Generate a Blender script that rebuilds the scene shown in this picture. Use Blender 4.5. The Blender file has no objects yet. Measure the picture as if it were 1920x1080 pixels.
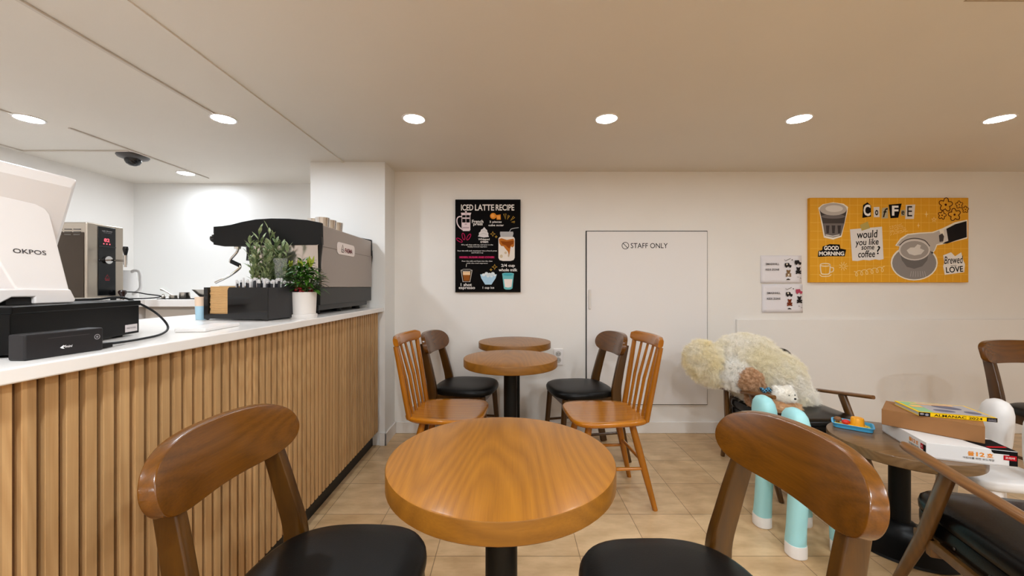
import bpy, bmesh, math, random
from math import pi, sin, cos, radians
from mathutils import Vector, Matrix

random.seed(7)
scene = bpy.context.scene
COL = scene.collection

# ------------------------------------------------------------------ camera, world, exposure
CAM_H = 1.12
F = 721.0                                   # focal length in pixels of the 1920 wide frame
cam_data = bpy.data.cameras.new('camera')
cam_data.sensor_width = 36.0
cam_data.lens = F / 1920 * 36.0
cam_data.shift_x = 5 / 1920
cam_data.shift_y = -2 / 1920
cam_data.clip_start = 0.02
cam_data.clip_end = 60
cam = bpy.data.objects.new('camera', cam_data)
cam.location = (0, 0, CAM_H)
cam.rotation_euler = (radians(90), 0, 0)
COL.objects.link(cam)
scene.camera = cam

world = bpy.data.worlds.new('world')
scene.world = world
world.use_nodes = True
world.node_tree.nodes['Background'].inputs[0].default_value = (0.9, 0.85, 0.8, 1)
world.node_tree.nodes['Background'].inputs[1].default_value = 0.02

scene.view_settings.view_transform = 'Standard'
scene.view_settings.look = 'None'
scene.view_settings.gamma = 1.0
scene.view_settings.use_curve_mapping = False
scene.view_settings.exposure = 0.11
scene.cycles.use_denoising = True
scene.cycles.max_bounces = 10
scene.cycles.diffuse_bounces = 6
scene.cycles.sample_clamp_indirect = 6.0
scene.cycles.caustics_reflective = False
scene.cycles.caustics_refractive = False

LAMP_STRENGTH = 108.0                       # radiance of every ceiling light's lens

# ------------------------------------------------------------------ helpers: materials
def lin(h):
    h = h.lstrip('#')
    out = []
    for i in (0, 2, 4):
        c = int(h[i:i + 2], 16) / 255
        out.append(c / 12.92 if c <= 0.04045 else ((c + 0.055) / 1.055) ** 2.4)
    return (out[0], out[1], out[2], 1.0)

MATS = {}

def M(name, color='808080', rough=0.5, metal=0.0, coat=0.0, spec=0.5, trans=0.0, alpha=1.0, noise=None, bump=None, ior=1.45, sheen=0.0):
    """a plain painted, plastic or metal surface with a little procedural variation"""
    if name in MATS:
        return MATS[name]
    m = bpy.data.materials.new(name)
    m.use_nodes = True
    nt = m.node_tree
    b = nt.nodes['Principled BSDF']
    b.inputs['Base Color'].default_value = lin(color)
    b.inputs['Roughness'].default_value = rough
    b.inputs['Metallic'].default_value = metal
    b.inputs['Coat Weight'].default_value = coat
    b.inputs['Coat Roughness'].default_value = 0.12
    b.inputs['Specular IOR Level'].default_value = spec
    b.inputs['Transmission Weight'].default_value = trans
    b.inputs['Alpha'].default_value = alpha
    b.inputs['IOR'].default_value = ior
    b.inputs['Sheen Weight'].default_value = sheen
    if noise or bump:
        tc = nt.nodes.new('ShaderNodeTexCoord')
    if noise:
        sc, amt = noise
        n = nt.nodes.new('ShaderNodeTexNoise')
        n.inputs['Scale'].default_value = sc
        n.inputs['Detail'].default_value = 4
        nt.links.new(tc.outputs['Object'], n.inputs['Vector'])
        r = nt.nodes.new('ShaderNodeValToRGB')
        c = lin(color)
        r.color_ramp.elements[0].position = 0.3
        r.color_ramp.elements[1].position = 0.7
        r.color_ramp.elements[0].color = tuple(max(0, v * (1 - amt)) for v in c[:3]) + (1,)
        r.color_ramp.elements[1].color = tuple(min(1, v * (1 + amt)) for v in c[:3]) + (1,)
        nt.links.new(n.outputs['Fac'], r.inputs['Fac'])
        nt.links.new(r.outputs['Color'], b.inputs['Base Color'])
    if bump:
        sc, strength = bump
        n = nt.nodes.new('ShaderNodeTexNoise')
        n.inputs['Scale'].default_value = sc
        n.inputs['Detail'].default_value = 5
        nt.links.new(tc.outputs['Object'], n.inputs['Vector'])
        bp = nt.nodes.new('ShaderNodeBump')
        bp.inputs['Strength'].default_value = strength
        bp.inputs['Distance'].default_value = 0.01
        nt.links.new(n.outputs['Fac'], bp.inputs['Height'])
        nt.links.new(bp.outputs['Normal'], b.inputs['Normal'])
    MATS[name] = m
    return m

def INK(hexcol):
    return M('print_' + hexcol, hexcol, 0.7, spec=0.08)

def WOOD(name, light, dark, axis='Y', bands=55, rough=0.35, coat=0.3, mix=0.55, stretch=0.07, distort=5.0, pores=0.5):
    """wood with its grain running along AXIS of the object"""
    if name in MATS:
        return MATS[name]
    m = bpy.data.materials.new(name)
    m.use_nodes = True
    nt = m.node_tree
    N, L = nt.nodes, nt.links
    b = N['Principled BSDF']
    b.inputs['Specular IOR Level'].default_value = 0.3
    b.inputs['Roughness'].default_value = rough
    b.inputs['Coat Weight'].default_value = coat
    b.inputs['Coat Roughness'].default_value = 0.15
    tc = N.new('ShaderNodeTexCoord')
    def mapped(s_along, s_across):
        mp = N.new('ShaderNodeMapping')
        s = [s_across] * 3
        s['XYZ'.index(axis)] = s_along
        mp.inputs['Scale'].default_value = s
        L.new(tc.outputs['Object'], mp.inputs['Vector'])
        return mp.outputs['Vector']
    # growth rings: contour lines of a long stretched noise give straight grain and cathedrals
    nz = N.new('ShaderNodeTexNoise')
    nz.inputs['Scale'].default_value = 1.0
    nz.inputs['Detail'].default_value = 0.6
    nz.inputs['Roughness'].default_value = 0.4
    L.new(mapped(stretch * 14, 5.2), nz.inputs['Vector'])
    mul = N.new('ShaderNodeMath'); mul.operation = 'MULTIPLY'
    mul.inputs[1].default_value = bands * 0.62
    L.new(nz.outputs['Fac'], mul.inputs[0])
    wv = N.new('ShaderNodeMath'); wv.operation = 'PINGPONG'
    wv.inputs[1].default_value = 0.5
    L.new(mul.outputs[0], wv.inputs[0])
    w2 = N.new('ShaderNodeMath'); w2.operation = 'MULTIPLY'
    w2.inputs[1].default_value = 2.0
    L.new(wv.outputs[0], w2.inputs[0])
    fine = N.new('ShaderNodeTexNoise')
    fine.inputs['Scale'].default_value = 1.0
    fine.inputs['Detail'].default_value = 3
    L.new(mapped(9, 330), fine.inputs['Vector'])
    broad = N.new('ShaderNodeTexNoise')
    broad.inputs['Scale'].default_value = 1.0
    broad.inputs['Detail'].default_value = 2
    L.new(mapped(2.0, 14), broad.inputs['Vector'])
    a1 = N.new('ShaderNodeMix'); a1.data_type = 'FLOAT'
    a1.inputs['Factor'].default_value = pores
    L.new(w2.outputs[0], a1.inputs[2]); L.new(fine.outputs['Fac'], a1.inputs[3])
    a2 = N.new('ShaderNodeMix'); a2.data_type = 'FLOAT'
    a2.inputs['Factor'].default_value = 0.35
    L.new(a1.outputs[0], a2.inputs[2]); L.new(broad.outputs['Fac'], a2.inputs[3])
    ramp = N.new('ShaderNodeValToRGB')
    ramp.color_ramp.elements[0].position = 0.5 - mix / 2
    ramp.color_ramp.elements[0].color = lin(dark)
    ramp.color_ramp.elements[1].position = 0.5 + mix / 2
    ramp.color_ramp.elements[1].color = lin(light)
    L.new(a2.outputs[0], ramp.inputs['Fac'])
    L.new(ramp.outputs['Color'], b.inputs['Base Color'])
    bp = N.new('ShaderNodeBump')
    bp.inputs['Strength'].default_value = 0.08
    bp.inputs['Distance'].default_value = 0.002
    L.new(fine.outputs['Fac'], bp.inputs['Height'])
    L.new(bp.outputs['Normal'], b.inputs['Normal'])
    MATS[name] = m
    return m

def EMIT(name, color, strength):
    m = bpy.data.materials.new(name)
    m.use_nodes = True
    nt = m.node_tree
    nt.nodes.remove(nt.nodes['Principled BSDF'])
    e = nt.nodes.new('ShaderNodeEmission')
    e.inputs[0].default_value = color
    e.inputs[1].default_value = strength
    nt.links.new(e.outputs[0], nt.nodes['Material Output'].inputs[0])
    return m

# ------------------------------------------------------------------ helpers: meshes
class MB:
    """collects shapes; build() links them as ONE mesh object"""
    def __init__(self):
        self.bm = bmesh.new()
    def quadface(self, vs, mi=0):
        try:
            f = self.bm.faces.new(vs)
            f.material_index = mi
            return f
        except ValueError:
            return None
    def poly(self, pts, mi=0):
        return self.quadface([self.bm.verts.new(p) for p in pts], mi)
    def box(self, x0, x1, y0, y1, z0, z1, mi=0, mat=None):
        v = []
        for z in (z0, z1):
            for x, y in ((x0, y0), (x1, y0), (x1, y1), (x0, y1)):
                p = Vector((x, y, z))
                v.append(self.bm.verts.new(mat @ p if mat else p))
        for q in ((3, 2, 1, 0), (4, 5, 6, 7), (0, 1, 5, 4), (1, 2, 6, 5), (2, 3, 7, 6), (3, 0, 4, 7)):
            self.quadface([v[i] for i in q], mi)
    def loft(self, rings, mi=0, caps=True):
        vr = [[self.bm.verts.new(p) for p in r] for r in rings]
        n = len(vr[0])
        for a, b in zip(vr, vr[1:]):
            for i in range(n):
                self.quadface([a[i], a[(i + 1) % n], b[(i + 1) % n], b[i]], mi)
        if caps:
            self.quadface(list(reversed(vr[0])), mi)
            self.quadface(vr[-1], mi)
    def prism(self, pts, axis, a, b, mi=0):
        """2D polygon in the two axes other than AXIS, extruded from a to b"""
        def P(u, v, w):
            return {'X': (w, u, v), 'Y': (u, w, v), 'Z': (u, v, w)}[axis]
        self.loft([[Vector(P(u, v, a)) for u, v in pts], [Vector(P(u, v, b)) for u, v in pts]], mi)
    def lathe(self, prof, c=(0, 0, 0), n=40, mi=0, caps=True):
        c = Vector(c)
        self.loft([[c + Vector((r * cos(2 * pi * i / n), r * sin(2 * pi * i / n), z)) for i in range(n)] for r, z in prof], mi, caps)
    def sweep(self, path, sects, up=(0, 0, 1), mi=0):
        """2D sections (side, normal) along a path; sects is one section or one per point"""
        path = [Vector(p) for p in path]
        if not isinstance(sects[0][0], (list, tuple)):
            sects = [sects] * len(path)
        up = Vector(up)
        rings = []
        for i, p in enumerate(path):
            t = (path[min(i + 1, len(path) - 1)] - path[max(i - 1, 0)]).normalized()
            s = up.cross(t)
            if s.length < 1e-4:
                s = Vector((1, 0, 0)).cross(t)
            s.normalize()
            nrm = t.cross(s)
            rings.append([p + s * u + nrm * v for u, v in sects[i]])
        self.loft(rings, mi)
    def tube(self, path, r, n=12, mi=0, up=(0.03, 0.02, 1)):
        rr = r if isinstance(r, (list, tuple)) else [r] * len(path)
        self.sweep(path, [[(q * cos(2 * pi * k / n), q * sin(2 * pi * k / n)) for k in range(n)] for q in rr], up, mi)
    def ell(self, c, r, rot=None, nu=20, nv=12, mi=0):
        c = Vector(c)
        R = rot or Matrix.Identity(3)
        rings = []
        for j in range(1, nv):
            th = pi * j / nv
            rings.append([c + R @ Vector((r[0] * sin(th) * cos(2 * pi * i / nu), r[1] * sin(th) * sin(2 * pi * i / nu), -r[2] * cos(th))) for i in range(nu)])
        self.loft(rings, mi)
    def build(self, name, mats, parent=None, smooth=True, angle=38, bevel=0.0, seg=2):
        bmesh.ops.recalc_face_normals(self.bm, faces=self.bm.faces[:])
        me = bpy.data.meshes.new(name)
        self.bm.to_mesh(me)
        self.bm.free()
        for m in (mats if isinstance(mats, (list, tuple)) else [mats]):
            me.materials.append(m)
        if smooth:
            for p in me.polygons:
                p.use_smooth = True
            me.set_sharp_from_angle(angle=radians(angle))
        o = bpy.data.objects.new(name, me)
        COL.objects.link(o)
        if parent:
            o.parent = parent
        if bevel:
            bv = o.modifiers.new('bevel', 'BEVEL')
            bv.width = bevel
            bv.segments = seg
            bv.limit_method = 'ANGLE'
            bv.angle_limit = radians(40)
            bv.harden_normals = True
        return o

def circ(n, rx, ry=None, e=2.0):
    ry = ry or rx
    out = []
    for k in range(n):
        a = 2 * pi * k / n
        c, s = cos(a), sin(a)
        out.append((rx * math.copysign(abs(c) ** (2 / e), c), ry * math.copysign(abs(s) ** (2 / e), s)))
    return out

def rrect(w, h, r, n=4):
    """rounded rectangle outline, half sizes w and h"""
    r = min(r, w * .95, h * .95)
    out = []
    for sx, sy, a0 in ((1, 1, 0), (-1, 1, 90), (-1, -1, 180), (1, -1, 270)):
        for k in range(n):
            a = radians(a0 + 90 * k / (n - 1))
            out.append((sx * (w - r) + r * cos(a), sy * (h - r) + r * sin(a)))
    return out

def smooth_path(pts, n=8):
    """Catmull-Rom through the points"""
    P = [Vector(p) for p in pts]
    P = [2 * P[0] - P[1]] + P + [2 * P[-1] - P[-2]]
    out = []
    for i in range(1, len(P) - 2):
        for k in range(n):
            t = k / n
            a, b, c, d = P[i - 1], P[i], P[i + 1], P[i + 2]
            out.append(0.5 * ((2 * b) + (c - a) * t + (2 * a - 5 * b + 4 * c - d) * t * t + (3 * b - a - 3 * c + d) * t ** 3))
    out.append(P[-2])
    return out

def tag(o, label=None, cat=None, group=None, kind=None):
    for k, v in (('label', label), ('category', cat), ('group', group), ('kind', kind)):
        if v:
            o[k] = v
    return o

def thing(name, label, cat, loc=(0, 0, 0), rz=0.0, group=None):
    o = bpy.data.objects.new(name, None)
    o.empty_display_size = 0.1
    COL.objects.link(o)
    o.location = loc
    o.rotation_euler = (0, 0, rz)
    return tag(o, label, cat, group)

def dup(root, loc, rz, label=None, group=None):
    def cp(o, parent):
        c = o.copy()
        COL.objects.link(c)
        c.parent = parent
        for ch in list(o.children):
            cp(ch, c)
        return c
    r = cp(root, None)
    r.location = loc
    r.rotation_euler = (0, 0, rz)
    return tag(r, label, None, group)

def struct(name, mb, mats, parent=None, **k):
    o = mb.build(name, mats, parent, **k)
    if not parent:
        o['kind'] = 'structure'
    return o

def text_geo(s, bold=0.0, spacing=1.0):
    cu = bpy.data.curves.new('lettering', 'FONT')
    cu.body = s
    cu.size = 1.0
    cu.offset = bold
    cu.space_character = spacing
    cu.resolution_u = 3
    o = bpy.data.objects.new('lettering', cu)
    COL.objects.link(o)
    dg = bpy.context.evaluated_depsgraph_get()
    me = bpy.data.meshes.new_from_object(o.evaluated_get(dg))
    vs = [v.co.copy() for v in me.vertices]
    fs = [tuple(p.vertices) for p in me.polygons]
    bpy.data.objects.remove(o)
    bpy.data.curves.remove(cu)
    bpy.data.meshes.remove(me)
    return vs, fs

class Pan:
    """flat artwork on a real panel: O is the panel's origin, U and V the vectors of one unit right and one unit down, N its outward normal"""
    def __init__(self, O, U, V, N, step=0.00035):
        self.O, self.U, self.V, self.N, self.step = Vector(O), Vector(U), Vector(V), Vector(N), step
    def at(self, x, y, layer=1):
        return self.O + self.U * x + self.V * y + self.N * (self.step * layer)
    def fill(self, mb, pts, layer=1, mi=0):
        mb.poly([self.at(x, y, layer) for x, y in pts], mi)
    def ellipse(self, mb, cx, cy, rx, ry, layer=1, mi=0, rot=0.0, n=28):
        c, s = cos(rot), sin(rot)
        self.fill(mb, [(cx + rx * cos(2 * pi * k / n) * c - ry * sin(2 * pi * k / n) * s, cy + rx * cos(2 * pi * k / n) * s + ry * sin(2 * pi * k / n) * c) for k in range(n)], layer, mi)
    def stroke(self, mb, pts, w, layer=1, mi=0, closed=False, curve=False):
        if curve:
            pts = [(p.x, p.y) for p in smooth_path([(x, y, 0) for x, y in (pts + [pts[0]] if closed else pts)], 6)]
            if closed:
                pts = pts[:-1]
        n = len(pts)
        L, R = [], []
        for i, (x, y) in enumerate(pts):
            a = pts[(i - 1) % n] if closed or i else pts[i]
            b = pts[(i + 1) % n] if closed or i < n - 1 else pts[i]
            dx, dy = b[0] - a[0], b[1] - a[1]
            d = math.hypot(dx, dy) or 1
            L.append(mb.bm.verts.new(self.at(x - dy / d * w / 2, y + dx / d * w / 2, layer)))
            R.append(mb.bm.verts.new(self.at(x + dy / d * w / 2, y - dx / d * w / 2, layer)))
        for i in range(n if closed else n - 1):
            j = (i + 1) % n
            mb.quadface([L[i], L[j], R[j], R[i]], mi)
    def text(self, mb, s, cx, cy, w, h=None, layer=2, mi=0, bold=0.0, rot=0.0, shear=0.0, spacing=1.0):
        vs, fs = text_geo(s, bold, spacing)
        if not vs:
            return
        x0, x1 = min(v.x for v in vs), max(v.x for v in vs)
        y0, y1 = min(v.y for v in vs), max(v.y for v in vs)
        sx = w / max(x1 - x0, 1e-6)
        sy = (h / max(y1 - y0, 1e-6)) if h else sx
        out = []
        for v in vs:
            u = (v.x - (x0 + x1) / 2) * sx
            t = -(v.y - (y0 + y1) / 2) * sy
            u -= t * shear
            out.append(mb.bm.verts.new(self.at(cx + u * cos(rot) - t * sin(rot), cy + u * sin(rot) + t * cos(rot), layer)))
        for f in fs:
            mb.quadface([out[i] for i in f], mi)

def flat(mb, name, mat, parent):
    return mb.build(name, mat, parent, smooth=False)

def fuse(mb, voxel, smooth_iter=4):
    """melts overlapping shapes into one continuous surface and returns its mesh"""
    o = mb.build('tmp_body', M('plush_cream', 'efe0bd'), None)
    r = o.modifiers.new('remesh', 'REMESH')
    r.mode = 'VOXEL'
    r.voxel_size = voxel
    s = o.modifiers.new('smooth', 'SMOOTH')
    s.iterations = smooth_iter
    dg = bpy.context.evaluated_depsgraph_get()
    me = bpy.data.meshes.new_from_object(o.evaluated_get(dg))
    bpy.data.objects.remove(o)
    for p in me.polygons:
        p.use_smooth = True
    return me

def fur(o, mat_slot, count, length, children=12, rough=0.02, radius=0.0006, align=(0, 0, 0), seed=1, rand=0.25, curl=0.0):
    ps = o.modifiers.new('fur', 'PARTICLE_SYSTEM').particle_system
    st = ps.settings
    ps.seed = seed
    st.type = 'HAIR'
    st.count = count
    st.hair_length = length
    st.hair_step = 4
    st.render_step = 4
    st.emit_from = 'FACE'
    st.use_modifier_stack = True
    st.material = mat_slot
    st.use_advanced_hair = True
    st.normal_factor = length * 0.25
    st.object_align_factor = align
    st.factor_random = length * rand
    st.child_type = 'INTERPOLATED'
    st.rendered_child_count = children
    st.child_length = 1.0
    st.child_length_threshold = 0.0
    st.clump_factor = 0.12
    st.roughness_1 = rough
    st.roughness_1_size = 0.03
    st.roughness_2 = rough * 0.8
    st.roughness_2_size = 0.05
    st.roughness_endpoint = rough
    if curl:
        st.kink = 'CURL'
        st.kink_amplitude = curl
        st.kink_frequency = 3.0
    st.root_radius = radius
    st.tip_radius = radius * 0.3
    st.radius_scale = 1.0
    st.display_step = 2

# ------------------------------------------------------------------ shared materials
white_wall = M('white_wall_paint', 'e9e5e0', 0.55, noise=(3, 0.015), bump=(60, 0.03))
cool_wall = M('kitchen_wall_paint', 'e6e5e2', 0.45, bump=(60, 0.02))
ceil_paint = M('ceiling_paint', 'dfd8ce', 0.6, noise=(2, 0.015))
door_paint = M('door_paint', 'e6e2e0', 0.4)
dark_gap = M('dark_gap', '1b1816', 0.9)
trim_white = M('white_trim', 'e4dfd9', 0.4)
duct_white = M('duct_plastic', 'cfc6bb', 0.5)
black_metal = M('black_powder_coat', '070707', 0.42, spec=0.25, noise=(30, 0.1))
black_vinyl = M('black_vinyl', '090909', 0.38, spec=0.3, bump=(300, 0.05))
black_gloss = M('black_gloss_plastic', '0b0c0e', 0.12)
black_matt = M('black_matt_plastic', '0f1011', 0.5, spec=0.3)
charcoal = M('charcoal_plastic', '2b2a2b', 0.5)
white_plastic = M('white_plastic', 'ece8e6', 0.32)
steel = M('brushed_steel', 'b9b2a8', 0.28, metal=1.0, noise=(8, 0.05))
chrome = M('chrome', 'd8d6d4', 0.08, metal=1.0)
stone_white = M('white_worktop', 'ece8e4', 0.22, noise=(6, 0.02))
cabinet_white = M('white_cabinet', 'dcd7d2', 0.4)

oak_top = WOOD('oak_table_top', '9f6618', '724308', 'Y', bands=44, rough=0.36, coat=0.15, mix=0.72, pores=0.6)
oak_edge = WOOD('oak_table_edge', '8e5d18', '60390a', 'X', bands=30, rough=0.4, coat=0.15, mix=0.9, pores=0.6)
walnut_top = WOOD('dark_table_top', '80613f', '573d22', 'X', bands=40, rough=0.3, coat=0.3, mix=0.9)
chair_dark_y = WOOD('brown_wood_crosswise', '774608', '402203', 'Y', bands=26, rough=0.27, coat=0.45, mix=1.15, pores=0.68)
chair_dark_z = WOOD('brown_wood_upright', '57350a', '2e1804', 'Z', bands=22, rough=0.28, coat=0.5, mix=1.0)
lounge_x = WOOD('lounge_wood_lengthwise', '84562a', '5a3817', 'X', bands=30, rough=0.3, coat=0.4, mix=1.0)
lounge_z = WOOD('lounge_wood_upright', '6c4820', '472d10', 'Z', bands=30, rough=0.35, coat=0.3, mix=1.0)
honey_x = WOOD('honey_wood_seat', 'c87f14', '9a5806', 'X', bands=16, rough=0.2, coat=0.6, mix=1.0)
honey_y = WOOD('honey_wood_rail', 'b87012', '884e07', 'Y', bands=16, rough=0.22, coat=0.6, mix=1.0)
honey_z = WOOD('honey_wood_upright', 'b06a10', '804a06', 'Z', bands=20, rough=0.25, coat=0.5, mix=1.0)

def slat_material():
    m = WOOD('counter_slat_wood', 'd3ac7a', 'a87d4e', 'Z', bands=40, rough=0.5, coat=0.0, mix=0.95, pores=0.6)
    nt = m.node_tree
    N, L = nt.nodes, nt.links
    b = N['Principled BSDF']
    src = b.inputs['Base Color'].links[0].from_socket
    tc = N.new('ShaderNodeTexCoord')
    sp = N.new('ShaderNodeSeparateXYZ')
    L.new(tc.outputs['Object'], sp.inputs[0])
    d = N.new('ShaderNodeMath'); d.operation = 'DIVIDE'; d.inputs[1].default_value = 0.0365
    L.new(sp.outputs['Y'], d.inputs[0])
    fl = N.new('ShaderNodeMath'); fl.operation = 'FLOOR'
    L.new(d.outputs[0], fl.inputs[0])
    wn = N.new('ShaderNodeTexWhiteNoise'); wn.noise_dimensions = '1D'
    L.new(fl.outputs[0], wn.inputs['W'])
    hs = N.new('ShaderNodeHueSaturation')
    mr = N.new('ShaderNodeMapRange')
    mr.inputs['To Min'].default_value = 0.85
    mr.inputs['To Max'].default_value = 1.1
    L.new(wn.outputs['Value'], mr.inputs['Value'])
    L.new(mr.outputs[0], hs.inputs['Value'])
    L.new(src, hs.inputs['Color'])
    L.new(hs.outputs['Color'], b.inputs['Base Color'])
    return m
slat_wood = slat_material()

def tile_material():
    m = bpy.data.materials.new('beige_floor_tile')
    m.use_nodes = True
    nt = m.node_tree
    N, L = nt.nodes, nt.links
    b = N['Principled BSDF']
    tc = N.new('ShaderNodeTexCoord')
    mp = N.new('ShaderNodeMapping')
    mp.inputs['Location'].default_value = (0.007, -1.6 + 0.295 * 10, 0)
    L.new(tc.outputs['Object'], mp.inputs['Vector'])
    br = N.new('ShaderNodeTexBrick')
    br.offset = 0.0
    br.squash = 1.0
    br.inputs['Scale'].default_value = 1.0
    br.inputs['Brick Width'].default_value = 0.3
    br.inputs['Row Height'].default_value = 0.295
    br.inputs['Mortar Size'].default_value = 0.0016
    br.inputs['Mortar Smooth'].default_value = 0.1
    br.inputs['Bias'].default_value = 0.0
    L.new(mp.outputs['Vector'], br.inputs['Vector'])
    br.inputs['Color1'].default_value = lin('dcbd94')
    br.inputs['Color2'].default_value = lin('d0ae83')
    br.inputs['Mortar'].default_value = lin('8c7455')
    n1 = N.new('ShaderNodeTexNoise')
    n1.inputs['Scale'].default_value = 1.0
    n1.inputs['Detail'].default_value = 6
    n1.inputs['Roughness'].default_value = 0.6
    mp2 = N.new('ShaderNodeMapping')
    mp2.inputs['Scale'].default_value = (6, 16, 6)
    L.new(tc.outputs['Object'], mp2.inputs['Vector'])
    L.new(mp2.outputs['Vector'], n1.inputs['Vector'])
    rp = N.new('ShaderNodeValToRGB')
    rp.color_ramp.elements[0].position = 0.3
    rp.color_ramp.elements[0].color = (0.72, 0.68, 0.62, 1)
    rp.color_ramp.elements[1].position = 0.68
    rp.color_ramp.elements[1].color = (1.0, 1.0, 1.0, 1)
    L.new(n1.outputs['Fac'], rp.inputs['Fac'])
    mx = N.new('ShaderNodeMix'); mx.data_type = 'RGBA'; mx.blend_type = 'MULTIPLY'
    mx.inputs['Factor'].default_value = 1.0
    L.new(br.outputs['Color'], mx.inputs[6])
    L.new(rp.outputs['Color'], mx.inputs[7])
    L.new(mx.outputs[2], b.inputs['Base Color'])
    b.inputs['Roughness'].default_value = 0.32
    bp = N.new('ShaderNodeBump')
    bp.inputs['Strength'].default_value = 0.25
    bp.inputs['Distance'].default_value = 0.002
    bp.invert = True
    L.new(br.outputs['Fac'], bp.inputs['Height'])
    L.new(bp.outputs['Normal'], b.inputs['Normal'])
    return m

# ------------------------------------------------------------------ room shell
CEIL = 2.004
BACK = 2.95           # the wall behind the tables
KBACK = 3.285         # the kitchen's back wall
KLEFT = -3.21
RIGHT = 4.6
FRONT = -3.2

b = MB(); b.box(KLEFT - .1, RIGHT + .1, FRONT - .1, KBACK + .1, -0.08, 0)
struct('floor', b, tile_material())
b = MB(); b.box(KLEFT - .1, RIGHT + .1, FRONT - .1, KBACK + .1, CEIL, CEIL + 0.08)
struct('ceiling', b, ceil_paint)
b = MB(); b.box(-0.88, RIGHT + .1, BACK, KBACK + .1, 0, CEIL)
struct('wall_back', b, white_wall)
b = MB(); b.box(KLEFT - .1, -1.407, KBACK, KBACK + .1, 0, CEIL)
struct('wall_kitchen', b, cool_wall)
b = MB(); b.box(KLEFT - .1, KLEFT, FRONT, KBACK, 0, CEIL)
struct('wall_left', b, white_wall)
b = MB(); b.box(RIGHT, RIGHT + .1, FRONT, BACK, 0, CEIL)
struct('wall_right', b, white_wall)
b = MB(); b.box(KLEFT, RIGHT, FRONT - .1, FRONT, 0, CEIL)
struct('wall_front', b, white_wall)
b = MB(); b.box(-1.407, -0.88, 2.72, KBACK + .1, 0, CEIL)
struct('wall_pillar', b, cool_wall)

b = MB(); b.box(-0.868, 1.72, BACK - .012, BACK, 0, 0.088)
struct('baseboard_back', b, trim_white, bevel=0.004)
b = MB(); b.box(-0.88, -0.868, 2.708, BACK, 0, 0.088); b.box(-0.917, -0.868, 2.708, 2.72, 0, 0.088)
struct('baseboard_pillar', b, trim_white, bevel=0.003)
# low projecting panel along the right half of the back wall
b = MB(); b.box(1.735, RIGHT, BACK - .02, BACK, 0, 0.874)
struct('trim_1', b, white_wall, bevel=0.006)
# ceiling joint between the kitchen and the seating area
b = MB(); b.box(-1.182, -1.170, FRONT, 2.72, CEIL - 0.006, CEIL)
struct('trim_2', b, ceil_paint)
# ceiling hatch outline at upper right
b = MB()
b.box(1.405, 1.409, 0.4, 1.19, CEIL - 0.001, CEIL); b.box(1.409, 2.4, 1.186, 1.19, CEIL - 0.001, CEIL)
struct('trim_3', b, M('hatch_joint', 'a8977f', 0.8))

# staff door in the back wall
b = MB()
b.box(0.585, 1.518, BACK - .004, BACK, 0.216, 1.550)
door = struct('door_1', b, dark_gap, smooth=False)
b = MB(); b.box(0.592, 1.512, BACK - .014, BACK - .003, 0.222, 1.544)
struct('door_panel', b, door_paint, door, bevel=0.003)
b = MB(); b.box(0.604, 0.622, BACK - .026, BACK - .013, 0.95, 1.10)
struct('door_handle', b, M('door_pull', 'd8d2cc', 0.3), door, bevel=0.005)
px = BACK / F
pan = Pan(((1098 - 955) * px, BACK - .014, CAM_H - (433 - 538) * px), (px, 0, 0), (0, 0, -px), (0, -1, 0), 0.0006)
b = MB()
pan.text(b, 'STAFF ONLY', 118, 28, 69, 9.5, 1, bold=0.004)
circle = [(73.5 + 6.2 * cos(2 * pi * k / 32), 28 + 6.2 * sin(2 * pi * k / 32)) for k in range(32)]
pan.stroke(b, circle, 1.1, 1, closed=True)
pan.stroke(b, [(69.2, 23.6), (77.8, 32.4)], 1.1, 1)
flat(b, 'lettering', INK('232222'), door)

# wall socket
sock = thing('wall_socket', 'white double wall socket beside the small table against the wall', 'socket', (0.375, BACK, 0.585))
b = MB(); b.box(-0.037, 0.037, -0.010, 0, -0.062, 0.062)
b.build('socket_plate', white_plastic, sock, bevel=0.003)
for dz in (0.024, -0.024):
    b = MB(); b.prism([(0.0205 * cos(a), dz + 0.0205 * sin(a)) for a in [2 * pi * k / 28 for k in range(28)]], 'Y', -0.0125, -0.009)
    sk = b.build('outlet', M('socket_grey', 'b9b4ae', 0.5), sock)
    b = MB()
    for s in (-1, 1):
        b.prism([(s * 0.008 + 0.003 * cos(2 * pi * k / 12), dz + 0.003 * sin(2 * pi * k / 12)) for k in range(12)], 'Y', -0.0132, -0.012)
    b.build('pin_hole', dark_gap, sk)

# ------------------------------------------------------------------ ceiling lights
lens_warm = EMIT('warm_lamp_lens', (0.86, 0.94, 1.0, 1), LAMP_STRENGTH)
lens_cool = EMIT('neutral_lamp_lens', (0.85, 0.92, 1.0, 1), LAMP_STRENGTH * 3.4)

lens_rear = EMIT('rear_lamp_lens', (0.85, 0.92, 1.0, 1), LAMP_STRENGTH * 1.5)
lens_front = EMIT('front_lamp_lens', (0.86, 0.94, 1.0, 1), LAMP_STRENGTH * 5.6)

def downlight(x, y, label, warm=True, group='recessed ceiling lights'):
    t = thing('ceiling_light', label, 'ceiling light', (x, y, CEIL), 0, group)
    b = MB()
    n = 36
    rings = [[Vector((r * cos(2 * pi * i / n), r * sin(2 * pi * i / n), z)) for i in range(n)] for r, z in ((0.062, 0.0), (0.0615, -0.004), (0.054, -0.005), (0.052, -0.002))]
    b.loft(rings, caps=False)
    b.build('trim_ring', white_plastic, t)
    b = MB()
    b.lathe([(0.052, -0.0035), (0.040, -0.0045), (0.010, -0.005)], n=32)
    b.build('lens', {1: lens_warm, 0: lens_cool, 2: lens_front, 3: lens_rear}[int(warm)], t)
    return t

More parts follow.
